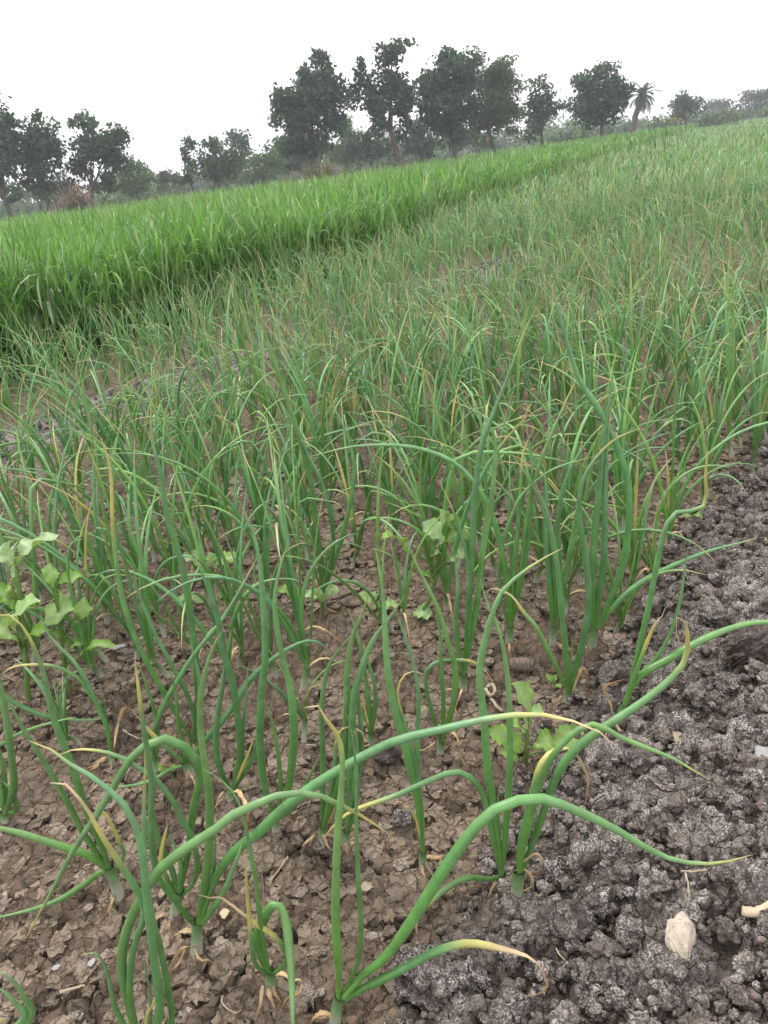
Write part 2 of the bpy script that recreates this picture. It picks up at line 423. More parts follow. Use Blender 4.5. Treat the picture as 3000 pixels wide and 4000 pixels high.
TREES = [
 ('broadleaf_tree', 'dark broadleaf tree cut off by the left edge of the picture', (15, 440), 42, [(-25, 275, 40, 40), (5, 300, 36, 40), (-15, 345, 40, 30), (12, 262, 18, 22), (0, 375, 34, 22), (-40, 380, 34, 30)], DARK, .15, 1.0, .12, 1, None),
 ('broadleaf_tree', 'rounded dark tree between the left edge and the brush heap', (95, 438), 43, [(70, 285, 38, 30), (60, 330, 46, 38), (105, 320, 30, 36), (85, 375, 40, 22), (80, 252, 12, 14), (60, 392, 26, 16), (105, 405, 26, 20)], DARK, .15, 1.0, .12, 2, None),
 ('broadleaf_tree', 'dark forked tree with a sky gap under its crown, above the brush heap', (190, 436), 43, [(190, 275, 30, 26), (240, 290, 32, 30), (205, 320, 46, 36), (160, 355, 34, 28), (240, 345, 28, 34), (150, 395, 22, 18), (228, 385, 24, 20)], DARK, .15, 1.0, .11, 3, None),
 ('acacia_tree', 'low rounded light green feathery tree right of the forked dark tree', (292, 425), 50, [(285, 370, 34, 28), (315, 385, 26, 22), (268, 392, 26, 24), (292, 405, 40, 18)], ACAC, .10, 1.5, .08, 4, None),
 ('broadleaf_tree', 'small slender dark tree with an isolated tuft at its top', (410, 408), 52, [(404, 312, 21, 19), (402, 338, 13, 18), (412, 365, 15, 26), (405, 390, 18, 16)], DARK, .15, 1.0, .08, 5, None),
 ('broadleaf_tree', 'broad dark green tree beside the slender tufted tree', (470, 402), 50, [(465, 325, 26, 24), (455, 355, 34, 28), (495, 350, 30, 30), (475, 378, 44, 18)], MIDG, .15, 1.1, .11, 6, None),
 ('broadleaf_tree', 'grey green tree rising behind the broad dark tree', (520, 396), 64, [(505, 300, 24, 20), (525, 310, 20, 26), (512, 345, 24, 30)], DARK, .17, 1.0, .12, 7, None),
 ('acacia_tree', 'light green spreading tree left of the tallest dark group', (565, 392), 56, [(555, 345, 34, 22), (590, 350, 26, 22), (560, 372, 48, 18)], ACAC, .11, 1.4, .09, 8, None),
 ('broadleaf_tree', 'tall dark tree with a narrow top and a wide left shoulder', (675, 372), 45, [(692, 125, 26, 28), (655, 160, 20, 22), (690, 170, 36, 30), (640, 210, 44, 32), (700, 215, 44, 38), (605, 235, 22, 42), (645, 265, 46, 38), (715, 260, 28, 34), (640, 310, 40, 30), (690, 315, 36, 34), (604, 200, 14, 22)], DARK, .16, 1.1, .16, 9, None),
 ('acacia_tree', 'pale green tree filling the gap between two tall dark trees', (745, 358), 58, [(742, 275, 30, 26), (762, 300, 26, 30), (735, 325, 36, 26)], ACAC, .11, 1.4, .10, 10, None),
 ('broadleaf_tree', 'tall open crowned dark tree with the highest top and a leaning trunk', (870, 342), 44, [(850, 108, 34, 22), (838, 140, 30, 26), (770, 152, 16, 22), (785, 185, 32, 28), (850, 185, 44, 32), (800, 225, 36, 30), (868, 225, 32, 34), (815, 265, 28, 26), (865, 275, 26, 28), (795, 300, 22, 24)], DARK, .15, 0.95, .17, 11, (838, 262)),
 ('broadleaf_tree', 'tall broad dark tree standing right of the leaning trunk', (980, 330), 45, [(972, 112, 28, 20), (985, 145, 46, 34), (935, 175, 30, 34), (1010, 180, 34, 36), (960, 205, 50, 40), (925, 235, 26, 36), (1000, 240, 36, 36), (950, 275, 40, 30), (990, 290, 26, 24)], DARK, .15, 1.15, .16, 12, None),
 ('acacia_tree', 'olive green fine leaved tree touching the tall broad dark tree', (1070, 318), 47, [(1075, 155, 34, 24), (1055, 190, 30, 34), (1092, 195, 32, 36), (1068, 235, 38, 34), (1098, 245, 26, 28), (1045, 270, 26, 28), (1085, 275, 28, 20)], OLIVE, .095, 1.6, .12, 13, (1050, 268)),
 ('broadleaf_tree', 'separate upright grey green tree in the middle of the right tree gap', (1172, 302), 52, [(1175, 190, 28, 20), (1150, 215, 26, 26), (1185, 220, 24, 26), (1165, 250, 36, 30), (1160, 280, 24, 20)], DARK, .15, 1.0, .10, 14, None),
 ('broadleaf_tree', 'domed dark tree standing next to the palm', (1300, 286), 50, [(1300, 155, 30, 22), (1278, 185, 34, 30), (1325, 180, 32, 30), (1300, 215, 54, 34), (1340, 220, 24, 32), (1270, 235, 24, 26), (1305, 250, 34, 24)], DARK, .15, 1.15, .13, 15, None),
 ('broadleaf_tree', 'low dark shrubby tree at the foot of the domed tree', (1262, 290), 54, [(1255, 255, 18, 18), (1275, 262, 20, 18)], MIDG, .14, 1.0, .07, 16, None),
 ('broadleaf_tree', 'dark shaded tree low behind the tall tree with the left shoulder', (620, 378), 60, [(615, 330, 30, 30), (650, 345, 34, 26), (590, 352, 26, 20)], DARK, .17, 1.2, .10, 21, None),
 ('broadleaf_tree', 'shaded low tree seen under the open crown of the leaning tree', (800, 350), 58, [(790, 318, 34, 26), (830, 322, 30, 24), (760, 332, 26, 18)], DARK, .17, 1.2, .10, 22, None),
 ('broadleaf_tree', 'shaded low tree between the leaning trunk and the tall broad tree', (915, 338), 58, [(905, 290, 28, 40), (930, 310, 30, 24), (890, 318, 26, 20)], DARK, .17, 1.2, .10, 23, None),
 ('broadleaf_tree', 'low grey green tree behind the trunk of the olive tree', (1035, 325), 62, [(1020, 292, 28, 28), (1050, 302, 28, 20), (1000, 308, 26, 18)], MIDG, .17, 1.2, .10, 24, None),
 ('broadleaf_tree', 'low bushy tree between the rounded light tree and the slender tree', (362, 415), 60, [(355, 385, 26, 20), (378, 390, 24, 18)], GREY, .16, 1.2, .08, 25, None),
 ('broadleaf_tree', 'low greyish bush tree behind the big brush heap', (118, 436), 56, [(120, 405, 30, 22), (95, 415, 26, 16), (150, 415, 24, 16)], MIDG, .16, 1.2, .08, 26, None),
 ('broadleaf_tree', 'distant low tree in the lower left tree gap', (48, 446), 90, [(40, 418, 24, 16), (62, 424, 22, 14)], GREY, .22, 1.2, .1, 27, None),
 ('broadleaf_tree', 'grey bush tree right below the light green spreading tree', (600, 392), 62, [(600, 360, 22, 22), (575, 372, 22, 16)], GREY, .17, 1.2, .08, 28, None),
 ('shrub_tree', 'low dense shrub hiding the trunk of the tree at the left edge', (12, 446), 47, [(8, 412, 28, 20), (-20, 408, 30, 24), (35, 420, 22, 16)], MIDG, .14, 1.2, .06, 31, None),
 ('shrub_tree', 'low dense shrub below the rounded dark tree', (80, 440), 48, [(72, 412, 24, 18), (98, 418, 22, 16)], MIDG, .14, 1.2, .06, 32, None),
 ('shrub_tree', 'low shrub right behind the big brush heap', (215, 424), 48, [(212, 402, 26, 16), (240, 404, 22, 16)], MIDG, .14, 1.2, .06, 33, None),
 ('broadleaf_tree', 'hazy round topped tree standing alone right of the palm', (1476, 262), 80, [(1470, 222, 30, 22), (1490, 228, 26, 24), (1460, 240, 22, 16), (1482, 245, 30, 14)], MIDG, .18, 1.6, .16, 17, None),
 ('broadleaf_tree', 'faint hazy tree behind the round topped hazy tree', (1552, 252), 135, [(1545, 222, 24, 14), (1565, 226, 18, 16), (1550, 240, 30, 12)], GREY, .28, 1.3, .2, 18, None),
 ('broadleaf_tree', 'hazy tree cut by the right edge of the picture', (1632, 244), 115, [(1620, 212, 22, 16), (1645, 210, 26, 18), (1672, 215, 24, 22), (1635, 230, 40, 12)], GREY, .24, 1.3, .2, 19, None),
]
for (nm, lb, base, D, blobs, col, sz, dn, tw, sd_, ln) in TREES:
    tree(nm, lb, base, D, blobs, col, sz, dn, tw, 100 + sd_, lean=ln)

def palm():
    D = 70; rng = np.random.default_rng(5)
    B = tree_pt(1362, 282, D); B[2] = 0
    o = empty('palm_tree', B); tag(o, 'leaning palm with a ragged head of fronds beside the domed dark tree', 'palm')
    C = tree_pt(1388, 208, D); tk = MB()
    limb(tk, [B - [0, 0, .2], (B + C) / 2 + [-0.12, 0, 0], C], .26, .22, rng, 8, 10)
    for q in range(46):     # stubs of cut fronds up the trunk
        t = q / 46; p = B * (1 - t) + C * t + np.array([-0.12 * 4 * t * (1 - t) * 0.5, 0, 0]); a = q * 2.4
        d = np.array([math.cos(a), math.sin(a), 0.9]); limb(tk, [p, p + d * .14, p + d * .24], .06, .03, rng, 4, 3)
    tk.build('trunk', M_BARK, o, True, B)
    for i in range(38):
        az = i * 2.39996; el = math.radians(82 - 3.4 * i + rng.uniform(-10, 10)); L = rng.uniform(1.05, 1.6)
        dirh = np.array([math.cos(az), math.sin(az), 0]); P = [C]; e = el
        for s_ in range(7):
            P.append(P[-1] + (dirh * math.cos(e) + np.array([0, 0, math.sin(e)])) * L / 7); e -= math.radians(11)
        P = np.array(P); mb = MB(); side = np.cross(dirh, [0, 0, 1.0])
        limb(mb, P, .018, .006, rng, 3, 8)
        Pt, _ = spline(P, 22)
        for k in range(2, 22):
            for sg in (-1, 1):
                p = Pt[k]; ll = 0.26 * math.sin(math.pi * (k + 1) / 25) + .06
                tip = p + side * sg * ll * 0.8 + (Pt[min(k + 1, 21)] - Pt[k - 1]) * 1.6 + np.array([0, 0, -0.05])
                w = np.array([0, 0, 0.034])
                mb.add([p - w, p + w, tip], T=[[0, 1, 2]], C=np.array([0.05, 0.075, 0.04]) * rng.uniform(.8, 1.2))
        mb.C = [np.broadcast_to(np.array([0.05, 0.075, 0.038]), c.shape) for c in mb.C]
        mb.build('frond', M_CROWN, o, False, B)
palm()

def far_woods():
    """the hazy scrub that closes the view behind the field"""
    rng = np.random.default_rng(77); mb = MB()
    for i in range(420):
        ux = rng.uniform(-420, 2080); D = rng.uniform(62, 190)
        env = np.interp(ux, [-400, 60, 200, 350, 560, 700, 1000, 1150, 1400, 1600, 2100], [40, 40, 45, 55, 70, 85, 75, 55, 38, 30, 30])
        up = env * 1.1 * (0.75 + 0.45 * float(vn(np.array(ux / 55.0), np.array(D / 60), 91))) * rng.uniform(0.45, 1.0)
        k = D / 1665 * .93
        rz = max(0.8, up * 0.56 * k); rx = rz * rng.uniform(0.9, 1.8)
        c = tree_pt(ux, 400, D); c[2] = rz * 0.75
        col = [GREY, OLIVE, ACAC, MIDG][rng.integers(4)]
        leaf_cloud(mb, c, (rx, rx, rz), 200, D * 0.0028, col, rng, 0.4, 1.3, 0.2)
    tag(mb.build('far_woods', M_CROWN, None, False), 'hazy band of scrub and low trees behind the field', 'woods', kind='stuff')
far_woods()

def stalk_clump(name, label, cat, ux, uy, D, wid, hgt, n, cols, seed, heap=False, leafn=0):
    rng = np.random.default_rng(seed); B = tree_pt(ux, uy, D); B[2] = 0
    k = D / 1665 * 1.02; wid *= k; hgt *= k; mb = MB()
    o = empty(name, B); tag(o, label, cat)
    kk = 5; P = np.zeros((n, kk, 3))
    b = rng.normal(0, 0.42, (n, 2)) * wid * 0.5
    az = rng.uniform(0, 6.28, n); t = np.linspace(0, 1, kk)
    if heap:
        top = hgt * np.clip(1 - (b[:, 0] / (wid * 0.55)) ** 2, 0.15, 1)
        z0 = rng.random(n) * top; L = rng.uniform(0.3, 0.8, n) * hgt; el = rng.normal(0.2, 0.6, n)
    else:
        z0 = np.zeros(n); L = rng.uniform(0.45, 1.05, n) * hgt; el = rng.normal(1.35, 0.22, n)
    for j in range(kk):
        P[:, j, 0] = b[:, 0] + np.cos(az) * np.cos(el - 0.5 * t[j]) * L * t[j]
        P[:, j, 1] = b[:, 1] + np.sin(az) * np.cos(el - 0.5 * t[j]) * L * t[j]
        P[:, j, 2] = np.maximum(0.01, z0 + np.sin(el) * L * t[j] * (1 - 0.15 * t[j]))
    N = np.stack([-np.sin(az), np.cos(az), np.zeros(n)], 1)
    Wd = (D * 0.00042 * rng.uniform(0.6, 1.5, n))[:, None] * np.array([1, 1, .9, .7, .2])[None]
    C = np.asarray(cols)[rng.integers(0, len(cols), n)] * rng.uniform(.7, 1.25, (n, 1))
    V, Q, Cc = ribbons(P, Wd, N, np.repeat(C[:, None], kk, 1)); mb.add(V, Q, C=Cc)
    mb.build('stalks', M_STRAW, o, False)
    if leafn:
        m2 = MB(); leaf_cloud(m2, (0, 0, hgt * 0.5), (wid * 0.45, wid * 0.4, hgt * 0.45), leafn, D * 0.0028, OLIVE, rng, 0.4, 2.0)
        m2.build('foliage', M_CROWN, o, False)
STR = [(0.36, 0.30, 0.20), (0.28, 0.23, 0.15), (0.22, 0.18, 0.12), (0.42, 0.36, 0.26)]
BRN = [(0.20, 0.155, 0.11), (0.27, 0.21, 0.15), (0.13, 0.105, 0.08)]
stalk_clump('brush_heap', 'heap of dry brown brushwood under the forked dark tree', 'brush', 165, 448, 36, 84, 56, 900, BRN + STR[:1], 11, True)
stalk_clump('brush_heap', 'low heap of brown cut stalks left of the tall dry grass', 'brush', 627, 392, 38, 56, 26, 520, BRN, 12, True)
stalk_clump('dry_grass_tuft', 'tall tuft of dry straw grass at the foot of the tall dark tree', 'grass tuft', 690, 376, 38, 62, 62, 360, STR + [(0.10, 0.11, 0.05)] * 3, 13, False, 220)
for i, (ux, w, hh, lb) in enumerate([(225, 60, 26, 'pale dry grass just right of the big brush heap'), (268, 40, 20, 'sparse dry weeds before the low rounded light green tree'), (325, 60, 34, 'mixed dry weeds left of the slender tufted tree'), (372, 44, 30, 'dry weed stalks at the foot of the slender tufted tree'), (440, 60, 26, 'straw coloured weeds below the broad dark green tree'), (500, 50, 24, 'short dry stalks in front of the light spreading tree'), (555, 50, 22, 'short dry stalks left of the low brown heap'), (760, 60, 30, 'dry weeds below the pale green tree between tall dark trees'), (870, 70, 34, 'dark weed fringe around the leaning trunk'), (20, 60, 20, 'green and dry weeds below the tree at the left edge')]):
    stalk_clump('dry_weed_clump', lb, 'weeds', ux, 456 - .13 * ux + 6, 39 + (i % 3), w, hh, 240, STR + [(0.09, 0.10, 0.045)] * 3, 30 + i, False, 60)

# ------------------------------------------------------------------ wheat
WY = np.array([0.0, 2.6, 4.1, 5.2, 6.0, 7.3, 10.8, 23.5, 60.0, 120.0]); WX = np.array([-4.2, -2.75, -1.95, -1.35, -0.72, 0.16, 1.50, 7.2, 24.5, 54.0])
def wheat_edge(y): return np.interp(y, WY, WX) + 0.16 * vn(y * 2.1, y * 0 + 0.5, 95) + 0.07 * vn(y * 7, y * 0 + 0.5, 96)
def build_wheat():
    rng = np.random.default_rng(21); mb = MB()
    def blades(x, y, z0, L, top_bend, w, k, colj):
        n = len(x); az = rng.uniform(0, 6.283, n); th0 = rng.uniform(0.02, 0.42, n)
        P = np.zeros((n, k, 3)); P[:, 0] = np.stack([x, y, z0], 1)
        for j in range(1, k):
            t = j / (k - 1); th = th0 + top_bend * t ** 2.2
            P[:, j] = P[:, j - 1] + (L / (k - 1))[:, None] * np.stack([np.sin(th) * np.cos(az), np.sin(th) * np.sin(az), np.cos(th)], 1)
        prof = np.interp(np.linspace(0, 1, k), [0, .25, .6, .85, 1], [.55, 1, .9, .5, .05])
        a2 = az + math.pi / 2 + rng.normal(0, 0.5, n)
        N = np.stack([np.cos(a2), np.sin(a2), rng.normal(0, .15, n)], 1)
        g = rng.random(n)[:, None]
        C = np.array([0.088, 0.220, 0.050]) * (1 - g) + np.array([0.190, 0.350, 0.100]) * g
        pb = (rng.random(n) < .09)[:, None]; C = np.where(pb, np.array([0.32, 0.44, 0.26]), C) * colj[:, None] * rng.uniform(.72, 1.2, (n, 1))
        V, Q, Cc = ribbons(P, w[:, None] * prof[None], N, np.repeat(C[:, None], k, 1)); mb.add(V, Q, C=Cc)
    # the whole stand, thinner and broader bladed with distance
    n = 70000; y = np.exp(rng.uniform(math.log(3.0), math.log(95), n)); xe = wheat_edge(y); lo = np.maximum(-(0.66 * y + 1.6), (y - 39) / 1.9 - 60 * (y < 39))
    ok = xe > lo + 0.3
    y, xe, lo = y[ok], xe[ok], lo[ok]; n = len(y)
    x = lo + (xe - lo) * rng.random(n)
    tall = 1.06 + 0.10 * vn(x * 0.8, y * 0.8, 97) + 0.10 * vn(x * 3, y * 3, 98) + np.where(rng.random(n) < .06, .18, 0)
    z0 = rng.uniform(0.14, 0.38, n) * tall
    L = rng.uniform(0.20, 0.34, n) * tall
    w = 0.0058 * (1 + y / 13) * rng.uniform(.5, 1.5, n)
    bend = np.abs(rng.normal(0.25, 0.45, n)); drp = rng.random(n) < 0.16; bend[drp] = rng.uniform(1.6, 2.8, drp.sum())
    nearm = y < 13
    blades(x[nearm], y[nearm], z0[nearm], L[nearm], bend[nearm], w[nearm], 5, np.ones(nearm.sum()))
    blades(x[~nearm], y[~nearm], z0[~nearm], L[~nearm], bend[~nearm], w[~nearm], 3, np.ones((~nearm).sum()))
    # its front, seen from the foot up
    n = 22000; y = np.exp(rng.uniform(math.log(2.4), math.log(90), n)); x = wheat_edge(y) - np.abs(rng.normal(0, 0.40, n)) * (1 + y / 30) + rng.normal(0, .05, n) * (1 + y / 20)
    z0 = rng.uniform(0, 0.38, n); L = rng.uniform(0.18, 0.35, n)
    w = 0.0058 * (1 + y / 14) * rng.uniform(.5, 1.5, n); bend = np.abs(rng.normal(0.5, 0.6, n)); drp = rng.random(n) < 0.2; bend[drp] = rng.uniform(1.6, 2.8, drp.sum())
    blades(x, y, z0, L, bend, w, 6, np.full(n, 0.95))
    # stems
    n = 9000; y = np.exp(rng.uniform(math.log(2.4), math.log(20), n)); x = wheat_edge(y) - np.abs(rng.normal(0, 0.45, n))
    blades(x, y, np.zeros(n), rng.uniform(.28, .42, n), np.full(n, .05), 0.0024 * (1 + y / 14), 3, np.full(n, 0.85))
    tag(mb.build('wheat', M_WHEAT, None, True), 'dense bright green stand of young wheat', 'wheat', kind='stuff')
build_wheat()

def grass_shoot(label, ux, uy, ytop, blades, seed):
    rng = np.random.default_rng(seed)
    u, v = uv(ux, uy); d = ray(u, v); B = CAM + d * ((0.2 - CAMH) / d[2]) if d[2] < -0.02 else CAM + d * 12; B[2] = 0
    o = empty('grass_shoot', B); tag(o, label, 'grass')
    ht = (on_plane(*uv(ux, ytop), B, 0))[2]
    for i in range(blades):
        t = np.linspace(0, 1, 7); az = rng.uniform(0, 6.28); sp = rng.uniform(.05, .16) * ht * (0.4 if i == 0 else 1); hh = ht * (1 if i == 0 else rng.uniform(.6, .85))
        P = np.stack([np.cos(az) * sp * t ** 2, np.sin(az) * sp * t ** 2, hh * t], 1)[None]
        Wd = np.interp(t, [0, .3, 1], [.5, 1, .05])[None] * 0.016
        V, Q, C = ribbons(P, Wd, np.array([[math.cos(az + 1.2), math.sin(az + 1.2), 0]]), np.full((1, 7, 3), (0.14, 0.28, 0.045)))
        mesh('blade', V, Q, M_WHEAT, o, C)
grass_shoot('lone tall grass shoot sticking up above the wheat below the leaning trunk', 941, 345, 285, 4, 3)
grass_shoot('small bright grass shoot standing above the wheat left of the tall shoot', 898, 352, 322, 3, 4)

M_PETAL = leafy('yellow_petals', 0.6, 0.3, (1, 1, .6), 0.3, nscale=8)
def mustard(label, ux, uy, seed):
    rng = np.random.default_rng(seed); D = 26
    B = tree_pt(ux, uy + 22, D); B[2] = 0
    top = tree_pt(ux, uy, D) - B
    o = empty('mustard_plant', B); tag(o, label, 'flower', 'yellow flowering mustard plants above the wheat')
    mb = MB()
    for i in range(3):
        e = top * rng.uniform(.86, 1.05) + np.array([rng.normal(0, .1), rng.normal(0, .1), 0])
        limb(mb, [(0, 0, 0), e * [.4, .4, .55], e], .009, .004, rng, 4, 6)
        fl = MB(); leaf_cloud(fl, e, (.026, .026, .034), 12, .026, (0.50, 0.46, 0.05), rng, .2, 1.0); fl.build('flower_head', M_PETAL, o, False)
    mb.C = [np.full(c.shape, .1) * np.array([.9, 1.6, .5]) for c in mb.C]
    mb.build('stem', M_WEED, o)
for i, (ux, uy, lb) in enumerate([(1405, 262, 'yellow mustard flower nearest to the palm'), (1418, 254, 'tallest yellow mustard flower right of the palm'), (1437, 258, 'yellow mustard flower just left of the hazy round tree'), (1446, 262, 'low yellow mustard flower below the hazy round tree'), (1466, 248, 'yellow mustard flower in front of the hazy round tree'), (1478, 254, 'yellow mustard flower at the foot of the hazy round tree, rightmost of the row'), (1053, 302, 'lone yellow mustard flower below the olive green tree')]):
    mustard(lb, ux, uy, 50 + i)

# ------------------------------------------------------------------ onions
GR = np.array
LOWG, MIDL, TOPG = GR([0.070, 0.200, 0.022]), GR([0.088, 0.238, 0.060]), GR([0.165, 0.325, 0.140])
YEL, STRAW_C, BROWN_C, PALE = GR([0.50, 0.44, 0.12]), GR([0.60, 0.44, 0.25]), GR([0.24, 0.14, 0.065]), GR([0.42, 0.47, 0.33])
def leaf_cols(t, yel, dry, tone, hue, pale0=0.0):
    """colour along a leaf: white at the sheath, green, then yellow from yel and straw from dry"""
    c = np.where((t < .35)[..., None], LOWG + (MIDL - LOWG) * (t / .35)[..., None], MIDL + (TOPG - MIDL) * ((t - .35) / .65)[..., None])
    c = c * tone * GR([1 + 0.5 * hue, 1 + 0.12 * hue, 1 - 0.6 * hue])
    wb = ss(0.05, 0.0, t)[..., None] * pale0; c = c * (1 - wb) + PALE * wb
    wy = ss(yel - 0.09, yel + 0.05, t)[..., None]; c = c * (1 - wy) + YEL * wy
    wd = ss(dry - 0.04, dry + 0.05, t)[..., None]; c = c * (1 - wd) + STRAW_C * wd
    we = ss(dry + 0.10, dry + 0.34, t)[..., None]; return c * (1 - we) + BROWN_C * we * 0.6 + STRAW_C * we * 0.4
def leaf_radius(t, w, dry):
    r = 0.5 * w * (0.62 + 0.38 * ss(0, 0.22, t)) * (1 - 0.97 * t ** 2.9) ** 0.85
    return r * (1 - 0.25 * ss(dry - .03, dry + .08, t))
def leaf_obj(P, N, w, yel, dry, tone, hue, parent, org, seed, kind='leaf', n=26, m=8, pale0=0.6):
    rng = np.random.default_rng(seed)
    C, L = spline(P, n); t = np.linspace(0, 1, n)
    if kind == 'leaf':
        R = leaf_radius(t, w, dry) * (1 + 0.05 * np.interp(t, np.linspace(0, 1, 12), rng.normal(size=12))); flat = 0.82 - 0.5 * ss(dry - .05, dry + .06, t)
        tw = 1.6 * ss(dry - .02, 1.1, t) * rng.choice([-1, 1]) + 0.25 * np.sin(t * 3 + seed)
        col = leaf_cols(t, yel, dry, tone, hue, pale0); mat = M_ONION
        C = C + rng.normal(0, 0.0009, C.shape) * ss(dry, dry + .1, t)[:, None]
    else:
        R = 0.5 * w * np.interp(t, [0, .15, .6, 1], [.8, 1, .7, .12]) * (1 + .15 * rng.normal(size=n)); flat = np.full(n, .16)
        tw = rng.uniform(-2.5, 2.5) * t + rng.normal(0, .12, n); mat = M_DRY
        g = ss(0.2, 1.0, t)[:, None]; col = (STRAW_C * 1.1 * (1 - g) + BROWN_C * g * 1.2) * tone
        if yel < 0: col = col * (1 - ss(.5, .0, t)[:, None]) + YEL * ss(.5, .0, t)[:, None]
        m = 6
    if kind == 'leaf' and n > 20:
        mot = 1 + .07 * np.interp(t, np.linspace(0, 1, 9), rng.normal(0, 1, 9)); col = col * mot[:, None]
    V, Q, Cc = tubes(C[None], R[None], N[None], col[None], m, flat[None], tw[None])
    return mesh('leaf' if kind == 'leaf' else 'dry_leaf', V - org, Q, mat, parent, Cc, attrs={'around': np.tile(np.abs(np.arange(m) - m / 2) / (m / 2), n)})
def stem_obj(b, nk, r, parent, org, m=9, bulb=1.25, pale=1.0):
    n = 9; P, L = spline([b - GR([0, 0, .012]), b * .5 + nk * .5, nk], n); t = np.linspace(0, 1, n)
    R = r * np.interp(t, [0, .12, .35, .8, 1], [bulb * .7, bulb, 1.02, .92, .95])
    c0, c1, c2 = GR([0.30, 0.21, 0.18]), GR([0.44, 0.45, 0.36]), GR([0.17, 0.30, 0.12])
    C = np.stack([np.interp(t, [0, .12, .25, .45, .75, 1], [c0[a], c0[a], c1[a], c1[a] * .92, c2[a], c2[a] * .5]) for a in range(3)], 1) * pale
    V, Q, Cc = tubes(P[None], R[None], [[1, 0.2, 0]], C[None], m, np.ones((1, n)))
    return mesh('stem', V - org, Q, M_STEM, parent, Cc)

# crops in which the plants were measured: pixel offset and scale on the photograph
CROP = {'K1': (0, 2500, 1.659), 'K2': (0, 3250, 1.659), 'K3': (1000, 2500, 1.659), 'K4': (1000, 3250, 1.659), 'K5': (2000, 2500, 1.659), 'K6': (2000, 3250, 1.659),
        'C': (0, 2000, 1.106), 'D': (1500, 2000, 1.106), 'A': (0, 1200, 1.106), 'B': (1500, 1200, 1.106)}
def px(crop, p): ox, oy, s = CROP[crop]; return ox + p[0] / s, oy + p[1] / s

